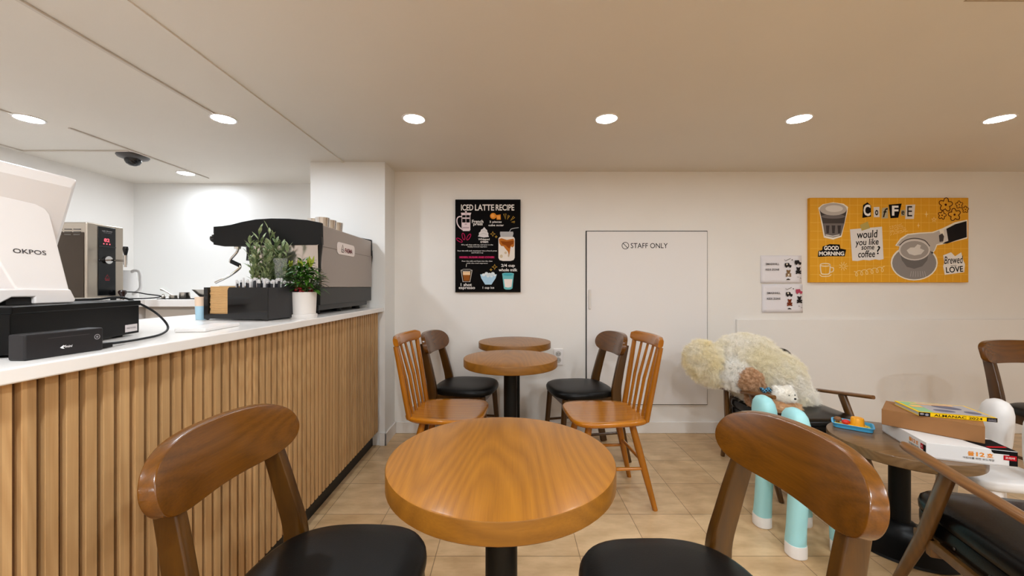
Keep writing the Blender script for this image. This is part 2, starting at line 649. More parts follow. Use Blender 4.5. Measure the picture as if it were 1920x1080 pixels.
ROW = 2.017
seen = [(-2.52, ROW, 'leftmost round ceiling light of the row, over the kitchen beside the cash register', 0),
        (-1.50, ROW, 'round ceiling light at the end of the long cable duct above the counter', 0),
        (-0.50, ROW, 'round ceiling light nearest the pillar, above the honey wood chair by the counter', 1),
        (0.51, ROW, 'round ceiling light above the staff door, second in from the pillar', 1),
        (1.52, ROW, 'round ceiling light in front of the yellow coffee canvas', 1),
        (2.57, ROW, 'rightmost round ceiling light, out beyond the yellow coffee canvas', 1),
        (-2.51, 2.985, 'small round ceiling light on the duct close to the kitchen back wall', 3)]
for x, y, l, w in seen:
    downlight(x, y, l, w)
for y in (0.1, -1.7):
    for x in (-2.52, -1.5, -0.5, 0.51, 1.52, 2.57):
        downlight(x, y, 'round ceiling light over the front of the cafe, outside the picture', 2 if x > -1 else 0)

# cable ducts on the ceiling
def duct(label, path, w=0.016, h=0.008, mat=duct_white):
    b = MB()
    for (x0, y0), (x1, y1) in zip(path, path[1:]):
        b.box(min(x0, x1) - (w / 2), max(x0, x1) + (w / 2), min(y0, y1) - w / 2, max(y0, y1) + w / 2, -h, 0)
    o = b.build('cable_duct', mat, None, bevel=0.002)
    o.location = (0, 0, CEIL)
    return tag(o, label, 'cable duct', 'cable ducts on the kitchen ceiling')
duct('long white cable duct running along the ceiling to the light above the counter', [(-1.505, -1.0), (-1.505, 1.945)])
duct('short white cable duct ending at the leftmost ceiling light', [(-2.535, -1.0), (-2.535, 1.945)])
duct('white cable duct passing the dome camera through the small rear ceiling light', [(-2.44, 2.14), (-2.44, 3.11)])
duct('grey cable duct turning a corner on the ceiling above the water boiler', [(-3.15, 1.2), (-3.15, 2.49), (-2.47, 2.49)], 0.012)

# dome camera
cctv = thing('dome_camera', 'black dome security camera on the kitchen ceiling', 'security camera', (-2.53, 2.585, CEIL))
b = MB(); b.lathe([(0.082, 0.0), (0.085, -0.008), (0.078, -0.018), (0.055, -0.026), (0.046, -0.028)], n=36)
b.build('mounting_ring', M('camera_ring', '4a4644', 0.35), cctv)
b = MB(); b.lathe([(0.045, -0.026), (0.043, -0.042), (0.034, -0.058), (0.018, -0.068), (0.003, -0.071)], n=32)
b.build('dome', black_gloss, cctv)

# ------------------------------------------------------------------ service counter
CX = -0.8865
cnt = thing('service_counter', 'long service counter clad in vertical wood slats with black plinth', 'counter', (0, 0, 0))
b = MB(); b.box(-1.60, -0.930, -0.8, 2.715, 0.10, 0.946)
b.build('carcass', M('counter_backing', '6b4827', 0.7), cnt, smooth=False)
b = MB()
k = -42
while 0.757 + 0.0365 * k < 2.69:
    y0 = 0.757 + 0.0365 * k
    if y0 > -0.8:
        b.box(-0.930, -0.915, y0 + 0.001, y0 + 0.0245, 0.113, 0.946)
    k += 1
sp = b.build('slat_panel', slat_wood, cnt, bevel=0.0012, seg=1)
b = MB(); b.box(-1.55, -0.965, -0.8, 2.715, 0.0, 0.10)
b.build('plinth', M('plinth_black', '0e0d0d', 0.5), cnt, smooth=False)
b = MB(); b.box(-1.65, CX, -0.85, 2.718, 0.9462, 0.976)
tag(b.build('countertop', stone_white, None, bevel=0.004, seg=3), 'long white stone countertop lying on the slatted counter', 'countertop')
CT = 0.976

# kitchen worktops behind
kc = thing('kitchen_cabinet', 'low white cabinet under the water boiler along the kitchen side wall', 'cabinet', (0, 0, 0), 0, 'kitchen cabinets')
b = MB(); b.box(KLEFT + .003, -2.52, 0.6, KBACK - .003, 0, 0.984)
b.build('carcass', cabinet_white, kc, smooth=False)
kc = thing('kitchen_cabinet', 'low white cabinet along the kitchen back wall behind the counter', 'cabinet', (0, 0, 0), 0, 'kitchen cabinets')
b = MB(); b.box(-2.518, -1.71, 2.66, KBACK - .003, 0, 0.984)
b.build('carcass', cabinet_white, kc, smooth=False)
for x0 in (-2.50, -2.10):
    b = MB(); b.box(x0, x0 + 0.385, 2.642, 2.66, 0.12, 0.965)
    b.build('cabinet_door', M('cabinet_door_white', 'd9d4ce', 0.4), kc, bevel=0.002)
b = MB(); b.box(KLEFT + .003, -2.47, 0.6, KBACK - .003, 0.985, 1.035)
tag(b.build('kitchen_worktop', stone_white, None, bevel=0.004), 'white worktop under the water boiler along the kitchen side wall', 'worktop')
b = MB(); b.box(-2.469, -1.70, 2.6, KBACK - .003, 0.985, 1.035)
tag(b.build('kitchen_worktop', stone_white, None, bevel=0.004), 'white worktop with the black mat along the kitchen back wall', 'worktop')
KT = 1.035

# ------------------------------------------------------------------ round tables
def round_table(label, loc, h, top_m, edge_m, base_r=0.21):
    t = thing('round_table', label, 'table', (loc[0], loc[1], 0), 0, 'round pedestal tables')
    r, th = 0.25, 0.043
    b = MB()
    n = 72
    def ring(q, z):
        return [Vector((q * cos(2 * pi * i / n), q * sin(2 * pi * i / n), z)) for i in range(n)]
    b.loft([ring(r - .003, h - th), ring(r, h - th + .003), ring(r, h - .003), ring(r - .0012, h - .0008)], 1, caps=False)
    b.loft([ring(r - .0012, h - .0008), ring(r - .005, h), ring(r * .5, h), ring(.01, h)], 0, caps=False)
    b.poly(ring(.01, h), 0)
    b.poly(ring(r - .003, h - th), 1)
    bmesh.ops.remove_doubles(b.bm, verts=b.bm.verts[:], dist=1e-5)
    b.build('tabletop', [top_m, edge_m], t)
    b = MB(); b.lathe([(0.036, 0.03), (0.036, h - th - 0.008)], n=32)
    b.build('column', black_metal, t)
    b = MB(); b.box(-0.11, 0.11, -0.02, 0.02, h - th - 0.010, h - th); b.box(-0.02, 0.02, -0.11, 0.11, h - th - 0.010, h - th)
    b.build('top_bracket', black_metal, t)
    b = MB()
    b.lathe([(base_r - .004, 0.0), (base_r, 0.004), (base_r - .003, 0.012), (base_r * .8, 0.022), (base_r * .5, 0.036), (0.075, 0.052), (0.058, 0.075), (0.05, 0.09), (0.037, 0.094)], n=56)
    b.build('base', black_metal, t, angle=50)
    return t
round_table('large round oak table in front, nearest between the two black chairs', (-0.018, 0.867), 0.743, oak_top, oak_edge)
round_table('middle round oak table between the two honey spindle chairs', (0.006, 2.062), 0.743, oak_top, oak_edge)
round_table('farthest round oak table, standing against the back wall under the latte poster', (0.037, 2.675), 0.743, oak_top, oak_edge)
LT = (1.724, 1.70)
LTH = 0.445
round_table('low dark brown round table carrying the boxes and toy tray', LT, LTH, walnut_top, walnut_top)

# ------------------------------------------------------------------ dining chair with black seat and oval back (faces +x)
def dining_chair(label, loc, rz, flat_top=False):
    t = thing('dining_chair', label, 'chair', (loc[0], loc[1], 0), rz, 'brown wooden chairs with black padded seats')
    # padded seat
    b = MB()
    def outline(s, z, n=48):
        out = []
        for x, y in circ(n, 0.205, 1.0, 2.9):
            w = 0.203 + 0.06 * x
            out.append(Vector((x * s, y * w * s, z)))
        return out
    b.loft([outline(.93, .418), outline(.985, .422), outline(1.0, .436), outline(.995, .446), outline(.965, .457), outline(.90, .464), outline(.7, .470), outline(.4, .473), outline(.1, .4735)])
    b.build('seat', black_vinyl, t, angle=60)
    # frame under the seat
    b = MB()
    b.box(-.165, .15, -.165, -.143, .368, .418); b.box(-.165, .15, .143, .165, .368, .418)
    b.box(.130, .152, -.165, .165, .368, .418); b.box(-.175, -.153, -.165, .165, .368, .418)
    b.build('seat_frame', chair_dark_z, t, bevel=.004)
    for s in (-1, 1):
        b = MB(); b.tube([(.150, s * .155, .415), (.165, s * .164, .22), (.185, s * .178, 0)], [.0195, .0175, .012], 16)
        b.build('leg', chair_dark_z, t)
    # rear legs run up to carry the back
    for s in (-1, 1):
        b = MB()
        path = smooth_path([(-.262, s * .178, 0), (-.215, s * .172, .22), (-.188, s * .165, .42), (-.212, s * .155, .56), (-.262, s * .142, .745)], 6)
        sects = []
        for p in path:
            w = .0225 + .009 * max(0, 1 - abs(p.z - .42) / .36)
            sects.append(rrect(.0135, w, .005))
        b.sweep(path, sects, up=(1, 0, 0))
        b.build('leg', chair_dark_z, t, angle=50)
    b = MB()
    for s in (-1, 1):
        b.tube([(-.225, s * .172, .19), (.166, s * .165, .19)], .0085, 10)
    b.build('stretcher', chair_dark_z, t)
    # bent oval backrest
    b = MB()
    n = 40
    rings = []
    tilt = radians(15)
    for i in range(n + 1):
        u = -1 + 2 * i / n
        v = sin(u * pi / 2)
        q = 1 - abs(v) ** 4.2
        h = 0.003 + 0.070 * max(q, 0) ** 0.5
        if flat_top:
            h = 0.03 + 0.036 * max(1 - abs(v) ** 6, 0) ** 0.6
        y = 0.210 * v
        x = -.268 + 0.048 * v * v
        tan = Vector((2 * .048 * v / .212, 1, 0)).normalized()
        nrm = Vector((tan.y, -tan.x, 0))
        upv = Vector((-sin(tilt), 0, cos(tilt)))
        c = Vector((x, y, 0.742 - 0.006 * v * v))
        thick = .0135
        rings.append([c + nrm * a + upv * bb for a, bb in rrect(thick, h, .0035)])
    b.loft(rings)
    b.build('backrest', chair_dark_y, t, angle=75)
    return t
dining_chair('black seated oval back chair in front, close to the slatted counter', (-0.411, 0.880), radians(-4.5))
dining_chair('black seated oval back chair in front, on the staff door side of the nearest table', (0.367, 0.820), radians(184.5))
dining_chair('black seated oval back chair in the corner between pillar and back wall', (-0.288, 2.64), radians(-11))
dining_chair('black seated oval back chair standing in front of the staff door', (0.465, 2.58), radians(191))
dining_chair('brown wooden chair cut off by the picture edge, behind the white kids chair', (2.945, 2.0), radians(-93), flat_top=True)

# ------------------------------------------------------------------ honey coloured spindle chair (faces +x)
def spindle_chair(label, loc, rz):
    t = thing('spindle_chair', label, 'chair', (loc[0], loc[1], 0), rz, 'honey wooden spindle back chairs')
    b = MB()
    def outline(s, z, n=48, dx=0.0):
        out = []
        for x, y in circ(n, 0.213, 1.0, 4.0):
            out.append(Vector((x * s + dx, y * (0.193 + 0.07 * x) * s, z)))
        return out
    b.loft([outline(.80, .418), outline(.93, .421), outline(.99, .432), outline(1.0, .440), outline(.99, .447), outline(.96, .450), outline(.80, .447), outline(.5, .443), outline(.12, .442)])
    b.build('seat', honey_x, t, angle=50)
    tops = {(1, 1): (.115, .115), (1, -1): (.115, -.115), (-1, 1): (-.105, .12), (-1, -1): (-.105, -.12)}
    feet = {(1, 1): (.20, .17), (1, -1): (.20, -.17), (-1, 1): (-.205, .172), (-1, -1): (-.205, -.172)}
    def on(k, z):
        f = z / .42
        return (feet[k][0] + (tops[k][0] - feet[k][0]) * f, feet[k][1] + (tops[k][1] - feet[k][1]) * f, z)
    for k in tops:
        b = MB(); b.tube([on(k, .425), on(k, .30), on(k, .16), on(k, .0)], [.0165, .0185, .0165, .0125], 16)
        b.build('leg', honey_z, t)
    for k1, k2, z in (((1, 1), (-1, 1), .20), ((1, -1), (-1, -1), .20), ((1, 1), (1, -1), .235), ((-1, 1), (-1, -1), .235)):
        a, c = Vector(on(k1, z)), Vector(on(k2, z))
        b = MB(); b.tube([a, a.lerp(c, .5), c], [.0075, .0095, .0075], 10)
        b.build('stretcher', honey_x, t)
    # back: bent top rail, two outer posts, four spindles
    def rail_x(y):
        return -.262 + .030 * (y / .175) ** 2
    b = MB()
    rings = []
    n = 24
    for i in range(n + 1):
        v = -1 + 2 * i / n
        y = .183 * v
        h = .030 - .010 * max(0, abs(v) - .85) / .15
        c = Vector((rail_x(y), y, .836))
        rings.append([c + Vector((a, 0, 0)) + Vector((-.17, 0, .985)) * q for a, q in circ(16, .0135, h, 3.4)])
    b.loft(rings)
    b.build('top_rail', honey_y, t, angle=45)
    for s in (-1, 1):
        b = MB()
        path = [(-.168, s * .150, .44), (-.20, s * .158, .62), (rail_x(.166), s * .166, .815)]
        b.sweep(path, [circ(14, .0165, .0125, 3), circ(14, .016, .0125, 3), circ(14, .0135, .0115, 3)], up=(1, 0, 0))
        b.build('back_post', honey_z, t)
    for y0, y1 in ((-.09, -.10), (-.03, -.034), (.03, .034), (.09, .10)):
        b = MB(); b.tube([(-.172, y0, .44), (-.208, (y0 + y1) / 2, .63), (rail_x(y1), y1, .815)], [.0078, .0088, .0068], 10)
        b.build('spindle', honey_z, t)
    return t
spindle_chair('honey wood spindle back chair beside the counter end', (-0.335, 2.12), radians(-5))
spindle_chair('honey wood spindle back chair on the staff door side of the middle table', (0.515, 2.085), radians(184))

# ------------------------------------------------------------------ low lounge armchair (faces +x)
def lounge_chair(label, loc, rz, arm_rear, arm_front):
    t = thing('lounge_armchair', label, 'armchair', (loc[0], loc[1], 0), rz, 'low wooden armchairs with black cushions')
    W = .262
    for s in (-1, 1):
        b = MB()
        def az(x):
            return arm_rear + (arm_front - arm_rear) * (x + .33) / .55
        xs = [-.33, -.30, -.2, -.05, .1, .18, .21, .222]
        ws = [.012, .017, .019, .022, .025, .024, .018, .010]
        path = [(x, s * (W + .006 * sin((x + .33) * 5)), az(x)) for x in xs]
        b.sweep(path, [circ(16, w, .0105, 2.6) for w in ws], up=(0, 0, 1))
        b.build('armrest', lounge_x, t, angle=50)
        b = MB()
        path = [(.030, s * W, az(.03) - .006), (.13, s * W, .29), (.278, s * (W + .004), 0)]
        b.sweep(path, [circ(14, .013, .024, 2.6), circ(14, .0145, .022, 2.6), circ(14, .011, .014, 2.6)], up=(1, 0, 0))
        b.build('leg', lounge_z, t, angle=50)
        b = MB()
        path = [(-.26, s * (W - .01), az(-.26) - .006), (-.235, s * (W - .005), .25), (-.275, s * (W + .004), 0)]
        b.sweep(path, [circ(14, .013, .018, 2.6), circ(14, .0145, .022, 2.6), circ(14, .011, .014, 2.6)], up=(1, 0, 0))
        b.build('leg', lounge_z, t, angle=50)
    b = MB()
    b.box(-.24, .18, -W, -W + .02, .262, .29); b.box(-.24, .18, W - .02, W, .262, .29)
    b.box(.10, .125, -W, W, .235, .29); b.box(-.25, -.225, -W, W, .235, .30)
    b.build('seat_frame', lounge_z, t, bevel=.004)
    # seat pad with a thick rolled edge
    b = MB()
    def pad(s, z, n=56, dz=0.0):
        return [Vector((x * s - .015, y * s, z + dz * x)) for x, y in circ(n, .262, .241, 7)]
    b.loft([pad(.95, .272), pad(.985, .277), pad(1.0, .312), pad(1.0, .338), pad(.99, .345)])
    b.loft([pad(.985, .345), pad(1.005, .352), pad(1.01, .372), pad(.995, .390), pad(.955, .402), pad(.8, .410), pad(.4, .413), pad(.1, .413)])
    seat = b.build('seat', M('lounge_black_vinyl', '060606', 0.25, spec=0.25, bump=(200, 0.05)), t, angle=60)
    b = MB()
    for s in (-1, 1):
        for x in (-.2, -.08, .04, .16):
            b.ell((x, s * .2425, .308), (.0045, .002, .0045), nu=10, nv=6)
    b.build('upholstery_studs', M('dark_stud', '5a5552', 0.3, metal=1.0), seat)
    # leaning back pad
    b = MB()
    ang = radians(17)
    ax, up = Vector((cos(ang), 0, sin(ang))), Vector((-sin(ang), 0, cos(ang)))
    def bring(d, s):
        return [Vector((-.265, 0, .555)) + ax * d + up * z * s + Vector((0, y * s, 0)) for y, z in circ(44, .205, .165, 5)]
    b.loft([bring(-.032, .94), bring(-.025, .99), bring(0, 1.0), bring(.022, .985), bring(.035, .93), bring(.042, .7), bring(.045, .3), bring(.045, .06)])
    b.build('backrest', M('lounge_black_vinyl'), t, angle=60)
    b = MB()
    for s in (-1, 1):
        b.tube([Vector((-.262, s * (W - .03), .26)), Vector((-.298, s * .19, .40)), Vector((-.36, s * .16, .66))], [.013, .013, .011], 12)
    b.build('back_frame', lounge_z, t)
    return t
lounge_chair('low wooden armchair by the back wall, filled by the fluffy plush animals', (1.68, 2.275), radians(-90), .440, .530)
lounge_chair('low wooden armchair with glossy black seat at lower right, facing the dark table', (1.601, 1.088), radians(74.3), .535, .558)

# ------------------------------------------------------------------ kids chairs with rabbit-ear backs (face +x)
def kids_chair(label, loc, rz, mat, foot):
    t = thing('kids_chair', label, "kids chair", (loc[0], loc[1], 0), rz, "plastic kids chairs with two-eared backs")
    for s in (-1, 1):
        b = MB()
        lv = [(.052, .036, .036, -.012), (.12, .034, .034, -.008), (.25, .033, .036, 0), (.34, .036, .048, 0), (.42, .040, .056, -.003), (.50, .042, .060, -.006), (.550, .041, .059, -.008), (.582, .036, .051, -.010), (.602, .026, .037, -.011), (.612, .010, .014, -.012)]
        b.loft([[Vector((-.10 + dx + x, s * (.100 - .006 * (z > .4)) + y, z)) for x, y in circ(24, rx, ry, 2.4)] for z, rx, ry, dx in lv])
        e = b.build('ear_post', mat, t, angle=60)
        b = MB()
        b.loft([[Vector((-.112 + x, s * .102 + y, z)) for x, y in circ(24, r, r, 2.4)] for z, r in ((0, .034), (.004, .0375), (.045, .0375), (.053, .0365))])
        b.build('foot_cap', foot, e)
        b = MB()
        b.loft([[Vector((.072 + dx + x, s * .098 + y, z)) for x, y in circ(24, r, r, 2.4)] for z, r, dx in ((.052, .034, .012), (.15, .033, .006), (.300, .034, 0))])
        l = b.build('leg', mat, t, angle=60)
        b = MB()
        b.loft([[Vector((.084 + x, s * .102 + y, z)) for x, y in circ(24, r, r, 2.4)] for z, r in ((0, .033), (.004, .0355), (.045, .0355), (.053, .0345))])
        b.build('foot_cap', foot, l)
    b = MB()
    def pad(q, z):
        return [Vector((x * q, y * q, z)) for x, y in circ(40, .15, .145, 4)]
    b.loft([pad(.93, .288), pad(.985, .294), pad(1, .308), pad(.99, .324), pad(.95, .331), pad(.6, .328), pad(.1, .327)])
    b.build('seat', mat, t, angle=60)
    return t
mint = M('mint_plastic', '9fd6da', 0.38)
kids_chair('mint green kids chair with white feet and ear-shaped back posts', (1.305, 1.712), radians(2), mint, M('kids_white', 'e9e6e3', 0.4))
kids_chair('white kids chair with ear-shaped back posts behind the stacked boxes', (2.085, 1.675), radians(168), M('kids_chair_white', 'e4e1df', 0.35), M('kids_chair_white'))

# ------------------------------------------------------------------ things on the low table
# white game box
def frame_at(x, y, deg):
    return Vector((cos(radians(deg)), sin(radians(deg)), 0)), Vector((-sin(radians(deg)), cos(radians(deg)), 0))

GX, GY, GA = 1.644, 1.5165, -19.4
gb = thing('game_box', 'large white board game box with black corner, under the brown carton', 'board game', (GX, GY, LTH), radians(GA))
gw, gd, gh = 0.262, 0.300, 0.061
card_white = M('card_white', 'e2dfdd', 0.38)
b = MB(); b.box(0.002, gw - .002, 0.002, gd - .002, 0, 0.03)
b.build('box_base', card_white, gb, bevel=.001)
b = MB(); b.box(0, gw, 0, gd, 0.004, gh)
lid = b.build('lid', card_white, gb, bevel=.0015)
# printing on the front face (local -y) ; unit = 1 mm, origin top left
pf = Pan((0, -0.0002, gh), (.001, 0, 0), (0, 0, -.001), (0, -1, 0))
pt = Pan((0, gd, gh + .0002), (.001, 0, 0), (0, -.001, 0), (0, 0, 1))
pl = Pan((-0.0002, gd, gh), (0, -.001, 0), (0, 0, -.001), (-1, 0, 0))
b = MB()
pf.fill(b, [(188, 1), (261, 1), (261, 55), (238, 55), (238, 14), (196, 14), (190, 9)])
pt.fill(b, [(150, 180), (261, 180), (261, 299), (188, 299), (182, 280), (160, 240)])
flat(b, 'corner_print', INK('171515'), lid)
b = MB(); pf.fill(b, [(222, 17), (258, 17), (258, 35), (222, 35)], 2)
pl.fill(b, [(268, 12), (284, 12), (284, 34), (268, 34)], 2)
pt.fill(b, [(190, 272), (256, 252), (256, 264), (190, 285)], 2)
flat(b, 'red_badge', INK('b3151f'), lid)
b = MB(); pl.fill(b, [(284, 12), (299, 12), (299, 38), (284, 38)], 2)
flat(b, 'black_badge', INK('1a1718'), lid)
b = MB(); pf.text(b, '코리아', 240, 26, 27, 9, 3, bold=.01)
pl.text(b, '코', 276, 23, 8, 9, 3, bold=.01)
flat(b, 'badge_lettering', INK('f2e9e6'), lid)
b = MB(); pf.text(b, '몰', 131, 24, 19, 17, 2, bold=.03); pf.text(b, '12', 158, 24, 24, 16, 2, bold=.03); pf.text(b, '호', 185, 24, 18, 16, 2, bold=.03)
pl.text(b, '몰', 206, 20, 19, 16, 2, bold=.03); pl.text(b, '12', 227, 20, 18, 15, 2, bold=.03); pl.text(b, '호', 247, 20, 15, 15, 2, bold=.03)
flat(b, 'title_lettering', INK('e08a2c'), lid)
b = MB(); pf.text(b, '어린이를 위한 보드게임', 152, 41, 88, 8, 2, bold=.01)
pl.text(b, '어린이를 위한 보드게임', 226, 37, 62, 8, 2, bold=.01)
flat(b, 'subtitle_lettering', INK('2a2727'), lid)

# brown carton
kraft = M('kraft_card', '93653a', 0.7, noise=(12, .05))
BZ = LTH + gh + .0006
cb = thing('cardboard_box', 'plain brown cardboard box between the yellow book and the white box', 'box', (1.662, 1.715, BZ), radians(-48.2))
bw, bd, bh = .288, .185, .070
b = MB(); b.box(0.001, bw - .001, 0.001, bd - .001, 0, bh - .002)
b.build('body', kraft, cb, bevel=.001)
b = MB(); b.box(0, bw, 0, bd, bh - .003, bh); b.box(-.0012, bw + .0012, -.0014, 0, .002, bh)
b.build('lid_flap', kraft, cb, bevel=.0012)
b = MB(); b.box(bw - .0006, bw + .0016, .004, bd - .02, .002, bh - .004)
b.build('side_flap', M('kraft_card_light', 'a97848', 0.7), cb, bevel=.001)

# almanac
KZ = BZ + bh + .0006
yl = INK('f0c419')
bk = thing('almanac_book', 'yellow almanac book lying on top of the brown carton', 'book', (1.724, 1.619, KZ), radians(-19))
kw, kd, kh = .244, .170, .0165
b = MB(); b.box(.003, kw - .003, .004, kd - .003, .001, kh - .001)
b.build('pages', M('page_edge', 'bdbab2', 0.8), bk, smooth=False)
b = MB(); b.box(0, kw, 0, kd, kh - .0012, kh); b.box(0, kw, 0, kd, 0, .0012); b.box(0, kw, 0, .0016, 0, kh)
cv = b.build('cover', yl, bk, smooth=False)
ps = Pan((0, -.0001, kh), (.001, 0, 0), (0, 0, -.001), (0, -1, 0))
b = MB(); ps.text(b, 'ALMANAC 2024', 124, 8.2, 150, 10, 2, bold=.012)
flat(b, 'spine_lettering', INK('1e1a12'), cv)
b = MB(); ps.fill(b, [(0, .3), (37, .3), (37, 16.2), (0, 16.2)]); ps.fill(b, [(212, .3), (243.5, .3), (243.5, 16.2), (212, 16.2)])
flat(b, 'spine_panels', INK('1d1b1c'), cv)
for cx, cy, rx, ry in ((10, 7, 7, 4), (26, 9, 6, 5)):
    b = MB(); ps.ellipse(b, cx, cy, rx, ry, 2)
    flat(b, 'spine_picture', INK('8f8a92'), cv)
b = MB(); ps.text(b, 'KIDS', 228, 5.5, 22, 4, 2); ps.fill(b, [(216, 10), (240, 10), (240, 13), (216, 13)], 2)
flat(b, 'publisher_lettering', INK('8f8a92'), cv)
pc = Pan((0, kd, kh + .0001), (.001, 0, 0), (0, -.001, 0), (0, 0, 1))
b = MB(); pc.fill(b, [(9, 8), (70, 8), (55, 162), (9, 162)])
flat(b, 'cover_green_picture', INK('8fb58a'), cv)
b = MB(); pc.fill(b, [(70, 8), (236, 8), (236, 162), (55, 162)])
flat(b, 'cover_grey_picture', INK('a9a2a2'), cv)
b = MB(); pc.ellipse(b, 150, 60, 45, 28, 2, rot=.3); pc.ellipse(b, 110, 120, 35, 20, 2); pc.ellipse(b, 200, 120, 25, 22, 2)
flat(b, 'cover_dark_picture', INK('6d6a78'), cv)
b = MB(); pc.fill(b, [(40, 30), (190, 22), (190, 34), (40, 42)], 3); pc.fill(b, [(20, 60), (60, 60), (60, 90), (20, 90)], 3)
flat(b, 'cover_orange_band', INK('e8b06a'), cv)

# toy tray
TX, TY = 1.555, 1.852
ty = thing('toy_tray', 'small blue toy tray with yellow floor on the dark table edge', 'tray', (TX, TY, LTH), radians(-39))
tray_blue = M('tray_blue', '4fb0e2', 0.35)
tw, td = .150, .105
b = MB()
def trect(g, z):
    return [Vector((tw / 2 + x, td / 2 + y, z)) for x, y in circ(36, tw / 2 + g, td / 2 + g, 7)]
b.loft([trect(-.008, 0), trect(-.004, .002), trect(0, .019), trect(.003, .021), trect(.003, .0225), trect(-.004, .0225), trect(-.008, .006), trect(-.03, .005)])
b.build('tray_body', tray_blue, ty, angle=50)
b = MB(); b.loft([trect(-.010, .0055), trect(-.010, .0095), trect(-.012, .0105), trect(-.03, .0105)])
b.build('tray_floor', M('toy_pale_yellow', 'f0d84e', 0.4), ty)
Rz = Matrix.Rotation(radians(-39), 3, 'Z')
def on_tray(u, v, z=.0106):
    p = Rz @ Vector((u, v, 0))
    return (TX + p.x, TY + p.y, LTH + z)
tk = thing('toy_block', 'orange yellow toy cup upside down on the blue tray', 'toy', on_tray(.093, .055), radians(-39))
b = MB(); b.lathe([(.030, 0), (.031, .004), (.027, .006), (.0245, .036), (.022, .040), (.004, .041)], n=28)
b.build('cup', M('toy_orange', 'f2a417', 0.4), tk)
b = MB(); b.lathe([(.036, 0), (.037, .003), (.036, .006), (.030, .0065)], n=28)
b.build('rim', M('toy_yellow', 'f6c52a', 0.4), tk)
tb = thing('toy_tomato', 'red round toy on the blue tray beside the orange cup', 'toy', on_tray(.051, .050))
b = MB(); b.ell((0, 0, .012), (.017, .015, .012)); b.build('fruit', M('toy_red', 'c9271d', 0.4), tb)
tb = thing('toy_mushroom', 'brown round toy at the back corner of the blue tray', 'toy', on_tray(.022, .070))
b = MB(); b.lathe([(.007, 0), (.007, .008), (.016, .011), (.016, .018), (.010, .025), (.002, .027)], n=24); b.build('cap', M('toy_brown', '7a5230', 0.5), tb)

# ------------------------------------------------------------------ plush animals on the armchair
def cloth_noise(name, c1, c2, scale, rough=.95):
    m = M(name, c1, rough, spec=0.1, sheen=0.3)
    nt = m.node_tree
    b = nt.nodes['Principled BSDF']
    tc = nt.nodes.new('ShaderNodeTexCoord')
    n = nt.nodes.new('ShaderNodeTexNoise')
    n.inputs['Scale'].default_value = scale
    n.inputs['Detail'].default_value = 3
    nt.links.new(tc.outputs['Object'], n.inputs['Vector'])
    r = nt.nodes.new('ShaderNodeValToRGB')
    r.color_ramp.elements[0].position = .38
    r.color_ramp.elements[1].position = .62
    r.color_ramp.elements[0].color = lin(c1)
    r.color_ramp.elements[1].color = lin(c2)
    nt.links.new(n.outputs['Fac'], r.inputs['Fac'])
    nt.links.new(r.outputs['Color'], b.inputs['Base Color'])
    return m
cream_fur = cloth_noise('cream_fur', 'fbf2d6', 'fffaf0', 5)
yellow_fur = cloth_noise('pale_yellow_fur', 'f9ecc4', 'fdf5e0', 8)
white_fur = cloth_noise('white_fur', 'fbf6ec', 'fffdf8', 8)
brown_fur = cloth_noise('curly_brown_fur', 'bb8c62', 'e6c09a', 60)
def mesh_obj(name, me, mats, parent):
    me.materials.clear()
    for m in mats:
        me.materials.append(m)
    o = bpy.data.objects.new(name, me)
    COL.objects.link(o)
    o.parent = parent
    return o

R = lambda a, ax='Y': Matrix.Rotation(radians(a), 3, ax)
dog = thing('plush_dog', 'big fluffy cream plush dog slumped over the armchair by the wall', 'plush toy', (1.572, 2.45, .418))
b = MB()
b.ell((-.05, .03, .215), (.190, .145, .155), R(16))          # back and shoulders
b.ell((.10, .02, .125), (.165, .150, .150), R(25))           # hips
b.ell((-.14, .03, .205), (.120, .110, .110))                # chest
b.ell((.0, .06, .10), (.12, .10, .10))                       # belly on the seat
b.ell((.19, -.07, .035), (.085, .08, .055), R(15))           # hind paw
body = mesh_obj('body', fuse(b, .012), [cream_fur], dog)
fur(body, 1, 7000, .030, 14, rough=.014, radius=.0011, align=(.002, -.001, -.002), seed=3)
b = MB()
b.ell((-.315, .02, .235), (.075, .085, .095), R(-15))        # drooping ear and side of the head
b.ell((-.275, .01, .175), (.06, .07, .055))
ear = mesh_obj('ear', fuse(b, .010), [yellow_fur], dog)
fur(ear, 1, 2600, .034, 14, rough=.014, radius=.0011, align=(-.003, -.001, -.003), seed=5)
b = MB()
b.ell((-.045, -.03, .035), (.045, .045, .07))
b.ell((-.175, -.07, .175), (.075, .06, .075))
b.ell((-.10, -.06, .12), (.05, .05, .06))
leg = mesh_obj('white_bib', fuse(b, .010), [white_fur], dog)
fur(leg, 1, 2000, .026, 14, rough=.012, radius=.0011, align=(0, -.001, -.003), seed=8)

bear = thing('teddy_bear', 'curly light brown teddy with a blue checked bow, lying on the cream plush', 'plush toy', (1.462, 2.295, .413))
b = MB()
b.ell((-.022, .01, .150), (.068, .055, .062), R(15))         # head
b.ell((.020, .020, .095), (.050, .045, .050))
b.ell((.022, .02, .035), (.050, .05, .055))                  # tummy
b.ell((.055, .0, .04), (.04, .04, .03))
body = mesh_obj('body', fuse(b, .009), [brown_fur], bear)
fur(body, 1, 1600, .011, 10, rough=.006, radius=.0011, seed=11, curl=.004)
b = MB()
for s in (-1, 1):
    b.loft([[Vector((.038 + s * dx, -.050, .105)) + R(-35) @ Vector((0, y, z)) for y, z in circ(12, .008, h, 3)] for dx, h in ((.002, .008), (.014, .018), (.027, .021), (.030, .015))])
b.ell((.038, -.054, .105), (.008, .009, .010))
bow_m = M('blue_bow', '2b6f9c', .7)
nt = bow_m.node_tree
